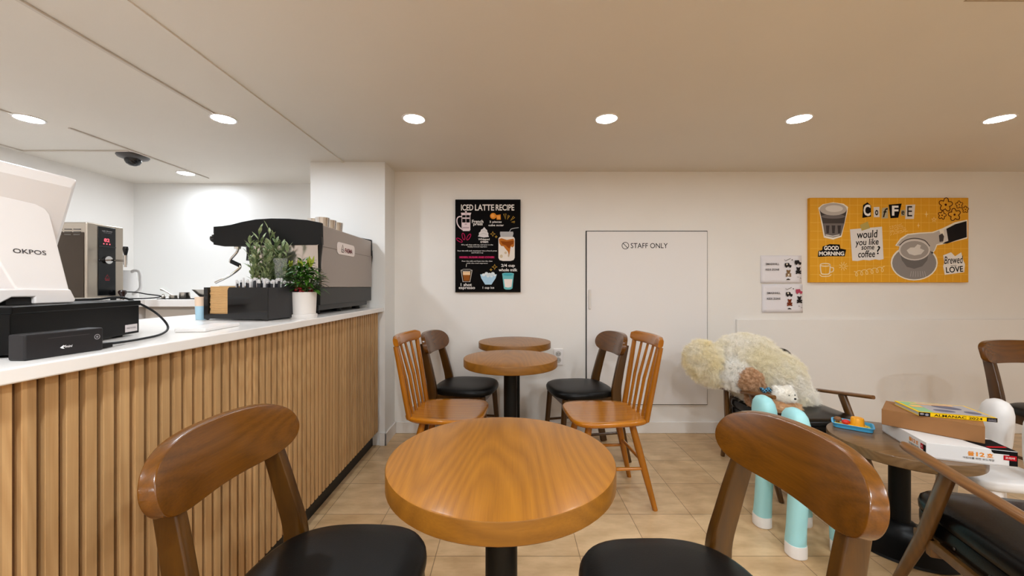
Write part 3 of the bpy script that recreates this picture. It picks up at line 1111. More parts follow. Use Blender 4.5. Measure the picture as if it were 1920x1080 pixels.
ck = nt.nodes.new('ShaderNodeTexChecker'); ck.inputs['Scale'].default_value = 110
ck.inputs['Color1'].default_value = lin('1f3348'); ck.inputs['Color2'].default_value = lin('5da2c8')
tcn = nt.nodes.new('ShaderNodeTexCoord'); nt.links.new(tcn.outputs['Object'], ck.inputs['Vector'])
nt.links.new(ck.outputs['Color'], nt.nodes['Principled BSDF'].inputs['Base Color'])
b.build('bow', bow_m, bear)

pol = thing('plush_polar_bear', 'small white plush bear face in front of the cream plush', 'plush toy', (1.575, 2.205, .413))
b = MB()
b.ell((0, 0, .088), (.058, .045, .045))
b.ell((.02, -.038, .076), (.022, .018, .017))
for s in (-1, 1):
    b.ell((s * .042, .01, .126), (.014, .009, .014))
hd = mesh_obj('head', fuse(b, .006, 3), [white_fur], pol)
fur(hd, 1, 700, .007, 8, rough=.003, radius=.0007, seed=14)
b = MB()
b.ell((0, .02, .03), (.07, .055, .042)); b.ell((.05, -.02, .02), (.03, .035, .022)); b.ell((-.045, -.02, .02), (.03, .035, .022))
bd_ = mesh_obj('body', fuse(b, .008, 3), [cloth_noise('peach_fur', 'd9a878', 'e8c69c', 20)], pol)
fur(bd_, 1, 600, .009, 8, rough=.004, radius=.0008, seed=15)
eye = M('toy_eye', '0d0c0c', .15)
b = MB()
b.ell((-.004, -.046, .098), (.0035, .003, .0035)); b.ell((.032, -.042, .098), (.0035, .003, .0035))
b.build('eyes', eye, hd)
b = MB(); b.ell((.022, -.057, .081), (.0065, .005, .005)); b.build('nose', eye, hd)

# ------------------------------------------------------------------ things on the counter
# cash drawer
cd = thing('cash_till', 'long black cash drawer on the counter under the white register', 'cash drawer', (-1.005, .777, CT), math.atan2(.39, -.115))
# local +x runs along the visible long side, local +y points to the kitchen
dl, dw, dh = .407, .40, .100
b = MB(); b.box(0, dl, .003, dw, .006, dh)
b.build('housing', M('drawer_black', '060606', 0.38, spec=.18), cd, bevel=.002)
b = MB(); b.box(-.002, dl + .002, -.001, dw + .002, dh - .012, dh + .004)
b.build('top_cover', M('drawer_black'), cd, bevel=.003)
b = MB()
for x in (.03, dl - .03):
    for y in (.04, dw - .04):
        b.lathe([(.012, 0), (.012, .007)], (x, y, 0), 14)
b.build('rubber_feet', dark_gap, cd)
pd = Pan((0, .0028, dh), (.001, 0, 0), (0, 0, -.001), (0, -1, 0))
b = MB(); pd.fill(b, [(343, 66), (397, 66), (397, 87), (343, 87)])
st_ = flat(b, 'sticker', INK('d9d2d2'), cd)
b = MB(); pd.text(b, 'MADE IN KOREA', 370, 76, 40, 5, 2)
flat(b, 'sticker_lettering', INK('6f6a70'), st_)

# small card reader in front
mr_ = thing('card_reader', 'small dark grey box with round button, standing before the cash drawer', 'card reader', (-.938, .744, CT), radians(90 - 3))
rl, rw, rh = .1385, .036, .0515
b = MB(); b.box(0, rl, 0, rw, 0, rh)
b.build('housing', M('reader_grey', '242223', 0.45, spec=.25), mr_, bevel=.004, seg=3)
# local +x along the counter, local -y toward the customers
pr = Pan((0, 0, rh), (.001, 0, 0), (0, 0, -.001), (0, -1, 0))
b = MB(); pr.text(b, 'mini', 71.5, 33, 12, 4.6, 1, bold=.012, shear=.25)
pr.fill(b, [(56, 34), (62, 29.5), (64, 31), (67, 29.5), (65, 32.5), (61, 33), (64, 37), (60, 36.5)], 1)
flat(b, 'lettering', INK('f1eff0'), mr_)
b = MB()
pr.stroke(b, [(125 + 5.2 * cos(2 * pi * k / 30), 20 + 5.2 * sin(2 * pi * k / 30)) for k in range(30)], 1.6, 1, closed=True)
pr.ellipse(b, 125, 20, 2.2, 2.2, 1)
flat(b, 'button', INK('8a878a'), mr_)
b = MB(); pr.stroke(b, [(36, 12), (110, 12)], .8, 1)
flat(b, 'card_slot', INK('4c494b'), mr_)

# cable from the card reader around the drawer
b = MB()
b.tube(smooth_path([(-.955, .885, CT + .012), (-.958, .93, CT + .008), (-.985, 1.03, CT + .005), (-1.03, 1.14, CT + .005), (-1.085, 1.222, CT + .018), (-1.125, 1.232, CT + .055), (-1.15, 1.20, CT + .090), (-1.175, 1.165, CT + .112), (-1.20, 1.12, CT + .1085), (-1.20, 1.05, CT + .1085), (-1.19, 1.02, CT + .1085)], 8), .0032, 8)
b.box(-.966, -.944, .884, .915, CT + .002, CT + .012)
tag(b.build('cable', black_matt, None), 'black cable looping from the card reader over the cash drawer end', 'cable')

# register
PZ = CT + dh + .0045
pos = thing('cash_register', 'white touch screen cash register standing on the black cash drawer', 'cash register', (-1.08, .80, PZ))
pw = M('register_white', 'e6e1df', .35)
# stand: leaning front panel, as a solid wedge
b = MB()
def lean(y, z):                       # point on the leaning front face; z above the base
    return Vector((-.012 - .17 * z, y, z))
outline = [(-.16, .265), (.120, .238), (.138, .231), (.146, .218), (.160, .032), (.158, .024), (.148, .020), (.075, .020), (.062, .026), (.052, .045), (.02, .135), (-.16, .20)]
front = [lean(y, z) for y, z in outline]
back_ = [p + Vector((-.085, 0, 0)) for p in front]
b.loft([back_, front])
pn = b.build('front_panel', pw, pos, bevel=.004, seg=3)
pp = Pan(lean(0, 0) + Vector((.0006, 0, 0)), (0, .001, 0), (.17 * .001, 0, -.001), Vector((1, 0, .17)).normalized())
b = MB(); pp.text(b, 'OKPOS', 92, -121, 62, 10.5, 1, bold=.012)
flat(b, 'lettering', INK('4a4648'), pn)
b = MB()
b.prism([(-.16, 0), (.020, 0), (.045, .016), (.085, .016), (.085, .0), (.166, 0), (.170, .008), (.158, .034), (.07, .036), (.0, .034), (-.16, .05)], 'X', -.19, -.012)
b.build('stand_base', pw, pos, bevel=.004, seg=3)
b = MB(); b.box(-.15, -.020, .04, .088, .0, .020)
b.build('cable_port', dark_gap, pos, smooth=False)
# tilted display slab
b = MB()
dz = Vector((.30, 0, 1)).normalized()
dn = Vector((1, 0, -.30)).normalized()
c0 = Vector((-.092, 0, .175))
def slab(d, g):
    return [c0 + dn * d + dz * z + Vector((0, y + .02, 0)) for y, z in [(-.19 + g, -.14 + g), (.185 - g, -.14 + g), (.185 - g, .15 - g), (-.19 + g, .15 - g)]]
b.loft([slab(-.028, .0), slab(0, .0), slab(.018, .022)])
dis = b.build('display', pw, pos, bevel=.004, seg=3)
b = MB(); b.loft([slab(-.0295, .012), slab(-.0281, .012)])
b.build('screen', black_gloss, dis, smooth=False)
b = MB()
b.tube([c0 + dn * .0065 + dz * .1365 + Vector((0, -.15, 0)), c0 + dn * .0065 + dz * .1365 + Vector((0, .178, 0))], .0016, 6)
b.build('seam', M('seam_grey', 'a49c9a', .6), dis)

# white pad lying on the counter
b = MB(); b.box(-.045, .045, -.10, .10, 0, .012)
o = b.build('order_pad', M('pad_white', 'e9e6e4', .3), None, bevel=.004)
o.location = (-1.025, 1.315, CT); o.rotation_euler = (0, 0, radians(8))
tag(o, 'flat white pad on the countertop beside the cable loop', 'tablet')

# napkin caddy
NX, NY = -1.331, 1.675
acr = M('black_acrylic', '08090b', .06)
na = math.atan2(1.622 - 1.675, -1.019 + 1.331)
nc = thing('napkin_caddy', 'black acrylic caddy holding brown napkins and straws', 'caddy', (NX, NY, CT), na)
cw, cdp, ch = .316, .215, .142
b = MB()
t_ = .004
b.prism([(0, .006), (.02, .0), (.03, .006), (.29, .006), (.30, 0), (cw, 0), (cw, ch), (.126, ch), (.120, ch - .012), (.120, .028), (.021, .028), (.021, ch - .012), (.016, ch), (0, ch)], 'Y', 0, t_)
b.build('front_panel', acr, nc, smooth=False)
b = MB(); b.prism([(0, .006), (cw, .006), (cw, ch), (0, ch)], 'Y', cdp - t_, cdp)
b.build('back_panel', acr, nc, smooth=False)
for x in (0, .126, cw - t_):
    b = MB(); b.box(x, x + t_, t_, cdp - t_, .006, ch)
    b.build('side_panel' if x != .126 else 'divider', M('black_acrylic_side', '2a2a2c', .35), nc, smooth=False)
b = MB(); b.box(t_, cw - t_, t_, cdp - t_, .006, .012)
b.build('floor_panel', acr, nc, smooth=False)
Rn = Matrix.Rotation(na, 3, 'Z')
def in_caddy(u, v, z):
    p = Rn @ Vector((u, v, 0))
    return Vector((NX + p.x, NY + p.y, CT + z))
nap = M('napkin_kraft', 'd0a671', .85, noise=(20, .06))
ns = thing('napkin_stack', 'stack of brown paper napkins in the black caddy', 'napkins', in_caddy(.070, .010, .0125), na)
b = MB()
for i in range(24):
    z = i * .0056
    b.box(-.050 + random.uniform(0, .002), 0.050 + random.uniform(-.002, 0), -.002 + random.uniform(0, .003), .175, z, z + .0052)
b.build('napkins', nap, ns, bevel=.0016)
paper = M('straw_wrapper', 'd8d6d6', .5)
dark_straw = M('straw_black', '26262c', .5)
i = 0
for r in range(4):
    for c in range(15):
        u, v = .142 + c * .0112 + random.uniform(-.001, .001), .026 + r * .042 + random.uniform(-.006, .006)
        base = in_caddy(u, v, .0125)
        top = in_caddy(u + random.uniform(-.004, .007) + (-.012 if c == 0 else .010 if c > 12 else 0), v + random.uniform(-.008, .008), .176 + random.uniform(-.008, .010))
        b = MB()
        d = (top - base)
        b.tube([Vector((0, 0, 0)), d * .55, d * .97], [.0042, .0044, .0042], 8)
        b.tube([d * .93, d * 1.0], [.0048, .0042], 6, mi=1)
        o = b.build('straw', [dark_straw if i % 3 else paper, paper], None)
        o.location = base
        tag(o, 'wrapped drinking straw standing in the black caddy', 'straw', 'wrapped straws in the black caddy')
        i += 1

# paper cup half hidden by the caddy
cu_ = thing('paper_cup', 'small pale blue and peach cup beside the black caddy', 'cup', (-1.362, 1.70, CT))
b = MB(); b.lathe([(.020, 0), (.022, .060)], n=28)
b.build('cup_body', M('cup_blue', 'a9cfe3', .4), cu_)
b = MB(); b.lathe([(.022, .060), (.0235, .098), (.0245, .100), (.0225, .100), (.02, .095)], n=28)
b.build('cup_rim', M('cup_peach', 'e8cdb4', .4), cu_)

# potted plants
def leaf(b, base, dirv, length, width, droop, mi=0, up=Vector((0, 0, 1))):
    d = Vector(dirv).normalized()
    s = d.cross(up)
    if s.length < .05:
        s = Vector((1, 0, 0))
    s.normalize()
    n = s.cross(d)
    L = []
    for f, w in ((0, .08), (.25, .8), (.5, 1.0), (.75, .66), (1.0, .02)):
        c = Vector(base) + d * (length * f) - Vector((0, 0, 1)) * (droop * length * f * f)
        L.append((b.bm.verts.new(c - s * width * w / 2 + n * width * .12 * w), b.bm.verts.new(c), b.bm.verts.new(c + s * width * w / 2 + n * width * .12 * w)))
    for a, c in zip(L, L[1:]):
        b.quadface([a[0], a[1], c[1], c[0]], mi)
        b.quadface([a[1], a[2], c[2], c[1]], mi)
def leaf_mat(name, c1, c2, rough=.4):
    m = M(name, c1, rough, spec=.5)
    nt = m.node_tree
    tc = nt.nodes.new('ShaderNodeTexCoord')
    n = nt.nodes.new('ShaderNodeTexNoise'); n.inputs['Scale'].default_value = 45
    nt.links.new(tc.outputs['Object'], n.inputs['Vector'])
    r = nt.nodes.new('ShaderNodeValToRGB')
    r.color_ramp.elements[0].position = .36; r.color_ramp.elements[1].position = .66
    r.color_ramp.elements[0].color = lin(c1); r.color_ramp.elements[1].color = lin(c2)
    nt.links.new(n.outputs['Fac'], r.inputs['Fac'])
    nt.links.new(r.outputs['Color'], nt.nodes['Principled BSDF'].inputs['Base Color'])
    return m
green = leaf_mat('glossy_leaf', '1f4410', '4d7a24', .3)
sage = leaf_mat('sage_leaf', '5d7348', 'a3ad83', .5)
yel = M('young_leaf', '93a02c', .4)
red = M('red_berry', '8e1620', .3)
stem_m = M('green_stem', '5a6a35', .6)

p2 = thing('potted_plant', 'small glossy green plant in a white pot at the corner of the espresso machine', 'plant', (-.972, 1.815, CT))
b = MB(); b.lathe([(.058, 0), (.060, .003), (.060, .016), (.056, .018), (.056, .012)], n=40)
b.build('saucer', M('pot_white', 'e9e4e0', .3), p2)
b = MB(); b.lathe([(.052, .010), (.053, .018), (.057, .118), (.0575, .120), (.0545, .120), (.052, .10), (.004, .10)], n=40)
b.build('pot', M('pot_white'), p2)
rnd = random.Random(4)
b = MB()
for i in range(420):
    a = rnd.uniform(0, 2 * pi); rr = rnd.uniform(0.0, .076); z = .128 + rnd.uniform(0, .145) * (1 - (rr / .098) ** 2)
    el = rnd.uniform(-.25, .75)
    leaf(b, (rr * cos(a), rr * sin(a), z), (cos(a) * cos(el), sin(a) * cos(el), sin(el)), rnd.uniform(.03, .052), rnd.uniform(.013, .019), rnd.uniform(.1, .5))
fo = b.build('foliage', green, p2, angle=80)
for x, y, h in ((.03, -.01, .045), (.045, -.02, .058), (-.045, -.03, .035), (-.02, .0, .040), (.005, -.03, .025)):
    b = MB()
    for k in range(4):
        a = k * 2.4
        leaf(b, (x, y, .235), (cos(a) * .3, sin(a) * .3, 1), h, .013, .0, up=Vector((sin(a), cos(a), .2)))
    b.build('young_shoot', yel, fo, angle=80)
b = MB()
for i in range(26):
    a = rnd.uniform(0, 2 * pi); r = rnd.uniform(.02, .058)
    b.ell((r * cos(a), r * sin(a), .122 + rnd.uniform(0, .02)), (.007, .007, .007), nu=8, nv=6)
b.build('berries', red, p2)
b = MB()
for i in range(9):
    a = i * .7
    b.tube([(.012 * cos(a), .012 * sin(a), .10), (.045 * cos(a), .045 * sin(a), .20)], .0025, 6)
b.build('stems', stem_m, p2)

p1 = thing('potted_plant', 'taller sage green leafy plant standing behind the black caddy', 'plant', (-1.212, 1.912, CT))
b = MB(); b.lathe([(.042, 0), (.050, .095), (.052, .098), (.047, .098), (.045, .085), (.004, .085)], n=36)
b.build('pot', M('pot_grey', 'c9c4bf', .5), p1)
b = MB(); b2 = MB()
for i in range(36):
    a = rnd.uniform(0, 2 * pi); sp_ = rnd.uniform(.01, .125)
    hgt = rnd.uniform(.20, .385) - sp_ * .8
    tip = Vector((sp_ * cos(a), sp_ * sin(a) * .35, .085 + hgt))
    root = Vector((.02 * cos(a), .02 * sin(a), .085))
    path = [root.lerp(tip, f) + Vector((cos(a), sin(a), 0)) * (.02 * sin(f * pi)) for f in (0, .33, .66, 1)]
    b2.tube(path, [.0022, .002, .0016, .001], 5)
    for k in range(13):
        f = .18 + .82 * k / 12
        p = root.lerp(tip, f) + Vector((cos(a), sin(a), 0)) * (.02 * sin(f * pi))
        q = k * 2.4 + a
        leaf(b, p, (cos(q), sin(q) * .5, .75 + .5 * f), rnd.uniform(.038, .060), rnd.uniform(.012, .018), rnd.uniform(.0, .35))
b.build('foliage', sage, p1, angle=80)
b2.build('stems', stem_m, p1)
b = MB()
b.loft([[Vector((.085 + x * 1.0, -.02 + y, z)) for x, y in circ(20, r, r * .35)] for z, r in ((.10, .016), (.2, .026), (.285, .036))], caps=False)
b.build('plastic_sleeve', M('clear_film', 'f4f6f6', .12, alpha=.12), p1)

# espresso machine (x: barista side is negative)
em = thing('espresso_machine', 'large black and steel espresso machine on the counter before the pillar', 'coffee machine', (-.965, 1.965, CT))
EL = .725
grey_panel = M('machine_grey', 'a59a92', .32, metal=.55)
def Z_(z):
    return z - CT
b = MB(); b.box(-.55, .0, .0, EL, .050, .143)
b.build('base', M('machine_base', '2a2a29', .4), em, bevel=.004)
b = MB(); b.box(-.53, -.02, .02, EL - .03, .022, .052)
b.build('lower_base', M('machine_base'), em, bevel=.003)
for x in (-.48, -.07):
    for y in (.08, .34, EL - .10):
        b = MB(); b.lathe([(.024, 0), (.026, .004), (.022, .024)], (x, y, 0), 18)
        b.build('foot', black_matt, em)
b = MB(); b.box(-.36, -.006, .008, EL - .004, .143, .455)
b.build('body', M('machine_mirror', 'cfc8c4', .16, metal=.9), em, bevel=.004)
b = MB(); b.box(-.012, .004, .006, EL - .004, .143, .462)
bp_ = b.build('rear_panel', grey_panel, em, bevel=.003)
b = MB(); b.box(-.012, .0055, .006, EL - .004, .352, .3535)
b.build('panel_seam', M('seam_dark', '6f6761', .5), bp_)
# wavy black side trims and the overhanging top cover
b = MB()
prof = [(-.545, .360), (-.545, .452), (-.50, .455), (-.455, .462), (-.40, .476), (-.33, .489), (-.25, .494), (-.16, .4925), (-.07, .486), (.004, .472), (.006, .36), (-.30, .357), (-.42, .352), (-.50, .352)]
b.prism(prof, 'Y', -.004, .020)
b.build('side_cover', black_matt, em, bevel=.002)
b = MB(); b.prism(prof, 'Y', EL - .020, EL + .004)
b.build('side_cover', black_matt, em, bevel=.002)
b = MB()
b.prism([(-.535, .37), (-.535, .445), (-.40, .462), (-.36, .466), (-.36, .37)], 'Y', .02, EL - .02)
b.build('front_hood', black_matt, em, bevel=.003)
b = MB(); b.box(-.36, .0, .02, EL - .02, .455, .463)
b.build('cup_tray', steel, em)
for y in (-.002, EL - .006):
    b = MB(); b.prism([(.0, .36), (.007, .40), (.009, .352), (.003, .30), (-.002, .22), (-.012, .22), (-.014, .36)], 'Y', y, y + .010)
    b.build('corner_trim', black_gloss, em, bevel=.001)
b = MB(); b.box(-.016, -.008, -.002, .004, .145, .36)
b.build('chrome_edge', chrome, em)
# logo plate on the rear panel, read from the tables
pe = Pan((.0042, 0, 0), (0, .001, 0), (0, 0, -.001), (1, 0, 0), .0004)
plate = [(298 + (98 if sx > 0 else -98) + 22 * cos(a) * 1.0, -363 + (12 if sy > 0 else -12) + 22 * sin(a)) for sx, sy, a0 in ((1, 1, 0), (-1, 1, 90), (-1, -1, 180), (1, -1, 270)) for a in [radians(a0 + q) for q in (0, 22, 45, 68, 90)]]
b = MB(); b.loft([[pe.at(x, y, 0) for x, y in plate], [pe.at(x, y, 6) for x, y in plate]])
lp = b.build('logo_plate', M('plate_white', 'e4d8d2', .4), em)
b = MB(); pe.text(b, 'FAEMA', 330, -357, 108, 26, 8, bold=.03, shear=.15)
flat(b, 'lettering', INK('6b2226'), lp)
b = MB(); pe.stroke(b, [(226, -352), (246, -386), (262, -348), (244, -360), (226, -345), (258, -343)], 5, 8)
flat(b, 'emblem', INK('43302c'), lp)
# groups and portafilters on the barista side
for y in (.23, .50):
    b = MB(); b.lathe([(.036, .27), (.040, .285), (.040, .33), (.034, .36)], (-.45, y, 0), 24)
    b.build('brew_group', chrome, em)
b = MB(); b.box(-.54, -.36, .03, EL - .03, .143, .150)
b.build('drip_grate', steel, em)
b = MB()
b.lathe([(.014, .34), (.016, .352), (.013, .37)], (-.445, .03, 0), 14)
b.tube(smooth_path([(-.44, .03, .345), (-.452, .03, .32), (-.478, .03, .29), (-.480, .03, .272), (-.43, .025, .255), (-.434, .02, .235), (-.475, .01, .200), (-.538, .0, .165)], 6), .0062, 12)
b.build('steam_wand', chrome, em)
b = MB(); b.tube([(-.475, .03, .275), (-.432, .025, .256)], .0105, 12)
b.build('wand_grip', black_matt, em)
b = MB(); b.tube([(-.387, .03, .35), (-.387, .03, .315), (-.387, .03, .28)], [.012, .009, .012], 12)
b.build('water_spout', black_gloss, em)
for y in (.03, .34, .68):
    b = MB()
    b.sweep([(-.535, y, .395), (-.566, y, .395), (-.578, y, .395)], [circ(20, .022), circ(20, .024), circ(20, .016)], up=(0, 0, 1))
    b.build('steam_knob', black_gloss, em)

# steel cups warming on the machine
cup_spots = [(-1.035, 2.13), (-1.035, 2.215), (-1.10, 2.17), (-1.035, 2.30), (-1.11, 2.255)]
names = ['nearest steel cup on the espresso machine top', 'steel cup in the middle of the outer row on the machine top', 'inner steel cup behind the nearest one on the machine top', 'farthest steel cup of the outer row on the machine top', 'inner steel cup at the far end on the machine top']
for (x, y), l in zip(cup_spots, names):
    b = MB(); b.lathe([(.030, 0), (.034, .004), (.037, .045), (.038, .062), (.036, .062), (.034, .02), (.003, .015)], n=32)
    o = b.build('steel_cup', M('cup_steel', 'dcd9d6', .1, metal=1.0), None)
    o.location = (x, y, CT + .4635)
    tag(o, l, 'cup', 'steel cups on the espresso machine')

# ------------------------------------------------------------------ kitchen items behind
hw = thing('water_boiler', 'tall stainless hot water boiler with black front panel on the kitchen worktop', 'water boiler', (-2.55, 2.32, KT))
b = MB(); b.box(-.42, 0, 0, .225, .012, .478)
b.build('housing', M('boiler_steel', 'b5aa9c', .3, metal=.9), hw, bevel=.010, seg=3)
b = MB(); b.box(-.215, -.014, -.003, .002, .02, .415)
sd = b.build('side_panel', M('boiler_side', '4d443c', .22, metal=1.0), hw, bevel=.002)
b = MB()
for r in range(3):
    for c in range(4):
        b.box(-.24 + c * .055, -.20 + c * .055, -.005, .001, .43 - r * .016, .436 - r * .016)
b.build('louvres', M('louvre_dark', '4b453e', .5), hw)
b = MB(); b.box(-.002, .004, .062, .168, .03, .462)
fp = b.build('front_panel', black_gloss, hw, bevel=.002)
ph = Pan((.0043, .062, .462), (0, .001, 0), (0, 0, -.001), (1, 0, 0))
b = MB(); ph.text(b, 'Light Shower', 53, 26, 62, 9, 1); ph.text(b, 'hot water dispenser', 56, 36, 48, 4, 1)
flat(b, 'lettering', INK('cfcac8'), fp)
b = MB(); ph.text(b, '82', 50, 82, 34, 22, 1, bold=.03)
for k in range(3):
    ph.ellipse(b, 32 + 18 * k, 106, 4, 4, 1)
o = flat(b, 'display_digits', EMIT('red_digits', (1.0, .12, .16, 1), 1.6), fp)
b = MB(); ph.stroke(b, [(53, 300), (38, 326), (68, 326)], 3, 1, closed=True); ph.fill(b, [(40, 332), (66, 332), (66, 336), (40, 336)], 1)
flat(b, 'warning_mark', INK('a0303a'), fp)
b = MB(); b.box(.003, .010, .066, .164, .335, .341)
b.build('panel_ridge', charcoal, fp)
b = MB(); b.sweep([(.002, .115, .255), (.016, .115, .255)], circ(24, .024), up=(0, 0, 1))
tp = b.build('tap_collar', chrome, hw)
b = MB(); b.tube([(.016, .115, .255), (.12, .115, .250)], .006, 12); b.tube([(.12, .115, .285), (.12, .115, .225)], [.011, .010], 14); b.tube([(.12, .115, .225), (.12, .115, .21)], .007, 12)
b.build('tap', chrome, tp)
b = MB(); b.tube([(.12, .115, .285), (.12, .115, .30), (.12, .115, .325), (.12, .115, .34)], [.007, .010, .014, .012], 14)
b.build('tap_handle', black_gloss, tp)
b = MB()
for x in (-.38, -.04):
    for y in (.03, .195):
        b.lathe([(.015, 0), (.015, .013)], (x, y, 0), 14)
b.build('feet', black_matt, hw)

jug = thing('white_jug', 'white plastic jug with loop handle beside the water boiler', 'jug', (-2.80, 2.80, KT))
b = MB(); b.lathe([(.070, 0), (.074, .005), (.072, .12), (.062, .19), (.064, .205), (.058, .205), (.055, .18), (.004, .17)], n=36)
b.build('jug_body', M('jug_white', 'e8e5e2', .4), jug)
b = MB(); b.sweep(smooth_path([(.058, -.01, .195), (.10, -.02, .205), (.132, -.025, .19), (.137, -.025, .14), (.134, -.025, .07), (.065, -.01, .03)], 6), circ(12, .011, .008), up=(0, 1, 0))
b.build('jug_handle', M('jug_white'), jug)

tmp = thing('coffee_tamper', 'dark round-headed tamper on the worktop edge beside the boiler', 'tamper', (-2.515, 2.50, KT))
b = MB(); b.lathe([(.012, .0), (.011, .018), (.013, .03), (.021, .045), (.022, .055), (.016, .063), (.003, .066)], n=24)
b.build('knob', M('tamper_dark', '2a1815', .25), tmp)
b = MB(); b.lathe([(.0135, 0), (.0135, .005)], n=24); b.build('tamper_base', chrome, tmp)

b = MB(); b.box(-2.44, -1.62, 2.66, 2.80, 0, .004)
o = b.build('bar_mat', black_matt, None, bevel=.001); o.location = (0, 0, KT)
tag(o, 'thin black rubber mat along the front of the rear worktop', 'mat')
MZ = KT + .0045
b = MB(); b.lathe([(.05, 0), (.055, .003), (.085, .035), (.105, .062), (.107, .062), (.085, .036), (.052, .006), (.004, .005)], n=40)
o = b.build('steel_bowl', steel, None); o.location = (-2.13, 2.745, MZ); tag(o, 'shallow steel bowl at the right end of the black mat', 'bowl')
b = MB(); b.lathe([(.030, 0), (.032, .003), (.030, .04), (.031, .042), (.029, .042), (.027, .01), (.003, .006)], n=28)
o = b.build('steel_pitcher', steel, None); o.location = (-2.305, 2.73, MZ); tag(o, 'small steel measuring cup on the black mat', 'cup')
b = MB(); b.lathe([(.022, 0), (.024, .02), (.022, .022), (.003, .004)], n=22); b.tube([(-.01, 0, .021), (-.06, .0, .052), (-.09, .0, .064)], [.004, .005, .008], 8)
o = b.build('steel_scoop', steel, None); o.location = (-2.375, 2.72, MZ); tag(o, 'steel scoop with raised handle on the black mat', 'scoop')
for k, (x, y, l) in enumerate(((-2.43, 2.70, 'tiny steel nozzle left of the scoop on the black mat'), (-2.415, 2.745, 'tiny steel nozzle behind the others on the black mat'))):
    b = MB(); b.lathe([(.012, 0), (.013, .012), (.008, .018), (.006, .03), (.002, .031)], n=16)
    o = b.build('steel_nozzle', steel, None); o.location = (x, y, MZ); tag(o, l, 'nozzle')
b = MB(); b.tube(smooth_path([(-2.72, 2.70, KT + .05), (-2.62, 2.69, KT + .048), (-2.52, 2.68, KT + .034), (-2.43, 2.68, KT + .022), (-2.45, 2.66, KT + .01), (-2.56, 2.65, KT + .004), (-2.66, 2.66, KT + .004)], 8), .004, 8)
tag(b.build('cable', black_matt, None), 'black cable looping on the rear kitchen worktop by the jug', 'cable')

# ------------------------------------------------------------------ black chalk poster
u1 = .4975 / 600
x1 = (853.6 - 955) * (BACK - .02) / F
z1 = CAM_H - (374 - 538) * (BACK - .02) / F
p1_ = thing('latte_poster', 'black iced latte recipe canvas hanging between pillar and staff door', 'poster', (x1, BACK, z1))
b = MB(); b.box(0, .4975, -.020, 0, -.7065, 0)
cvs = b.build('canvas', M('chalk_black', '0a0808', .7, spec=.08), p1_, bevel=.0015)
P = Pan((-165 * u1, -.0205, 118 * u1), (u1, 0, 0), (0, 0, -u1), (0, -1, 0), .0003)
chalk, pinkw, grey = INK('e9e4e0'), INK('e6d3d6'), INK('c9c4c0')

b = MB()
P.text(b, 'ICED', 274, 192, 112, 56, 2, bold=.02); P.text(b, 'LATTE', 434, 192, 176, 56, 2, bold=.02); P.text(b, 'RECIPE', 622, 192, 170, 56, 2, bold=.02)
flat(b, 'title_lettering', chalk, cvs)
for lines in ((('French', 371, 320, 104, 30), ('press', 374, 351, 86, 26)), (('2 pieces', 535, 326, 112, 24), ('cube sugar', 541, 357, 142, 24)),
              (('Whipped', 428, 486, 104, 22), ('cream', 432, 509, 72, 18)), (('2/4 cup', 650, 728, 126, 34), ('whole milk', 650, 765, 172, 28)),
              (('1 shot', 266, 901, 102, 28), ('espresso', 272, 936, 150, 26)), (('1 cup ice', 470, 931, 106, 26),)):
    b = MB()
    for s, cx, cy, w, h in lines:
        P.text(b, s, cx, cy, w, h, 2, bold=.02)
    flat(b, 'caption_lettering', chalk, cvs)
b = MB()
P.text(b, 'Fill a tall glass with ice, and pour in the', 367, 536, 290, 14, 2, bold=.02); P.text(b, 'freshly brewed espresso', 368, 554, 178, 13, 2, bold=.02)
P.text(b, 'Pour the milk and, sweetener into a french press', 367, 591, 362, 14, 2, bold=.02); P.text(b, 'and froth it up', 368, 609, 108, 13, 2, bold=.02)
P.text(b, 'Pour the milk and foam into the glass', 366, 686, 280, 14, 2, bold=.02); P.text(b, 'with the iced espresso', 366, 705, 196, 13, 2, bold=.02)
flat(b, 'recipe_lettering', INK('dcd8d4'), cvs)
b = MB(); P.fill(b, [(200, 638), (528, 638), (528, 661), (200, 661)], 1)
flat(b, 'pink_band', INK('5d0f2b'), cvs)
b = MB(); P.text(b, 'MIXED, SUGAR AND COVER', 364, 650, 316, 18, 3, bold=.03)
flat(b, 'pink_lettering', INK('d2356c'), cvs)
# french press
b = MB()
P.stroke(b, [(226, 275), (196, 278), (181, 300), (184, 340), (205, 375), (234, 396)], 10, 2, curve=True)
P.fill(b, [(226, 330), (300, 330), (298, 408), (234, 408)], 1)
P.stroke(b, [(226, 262), (226, 400)], 5, 2); P.stroke(b, [(301, 262), (301, 400)], 5, 2)
P.fill(b, [(218, 240), (312, 240), (306, 262), (222, 262)], 2)
P.ellipse(b, 263, 232, 9, 7, 2); P.stroke(b, [(263, 238), (263, 330)], 4, 2)
P.stroke(b, [(232, 290), (296, 290)], 12, 2)
flat(b, 'french_press_drawing', pinkw, cvs)
b = MB(); P.fill(b, [(236, 372), (292, 372), (292, 384), (236, 384)], 3); P.ellipse(b, 262, 345, 12, 6, 3)
flat(b, 'french_press_shading', INK('b9a0a8'), cvs)
b = MB(); P.ellipse(b, 514, 270, 29, 28, 1); P.fill(b, [(540, 262), (582, 256), (584, 304), (546, 304)], 1)
flat(b, 'sugar_drawing', INK('e08a2b'), cvs)
b = MB(); P.ellipse(b, 510, 268, 17, 16, 2); P.fill(b, [(549, 270), (576, 267), (577, 298), (551, 298)], 2)
flat(b, 'sugar_highlight', INK('eda452'), cvs)
b = MB()
for t in ([(610, 252), (632, 250), (626, 300)], [(652, 262), (664, 268), (644, 302)], [(700, 272), (712, 284), (672, 312)], [(712, 318), (710, 332), (680, 326)]):
    P.stroke(b, t, 4, 1, closed=True)
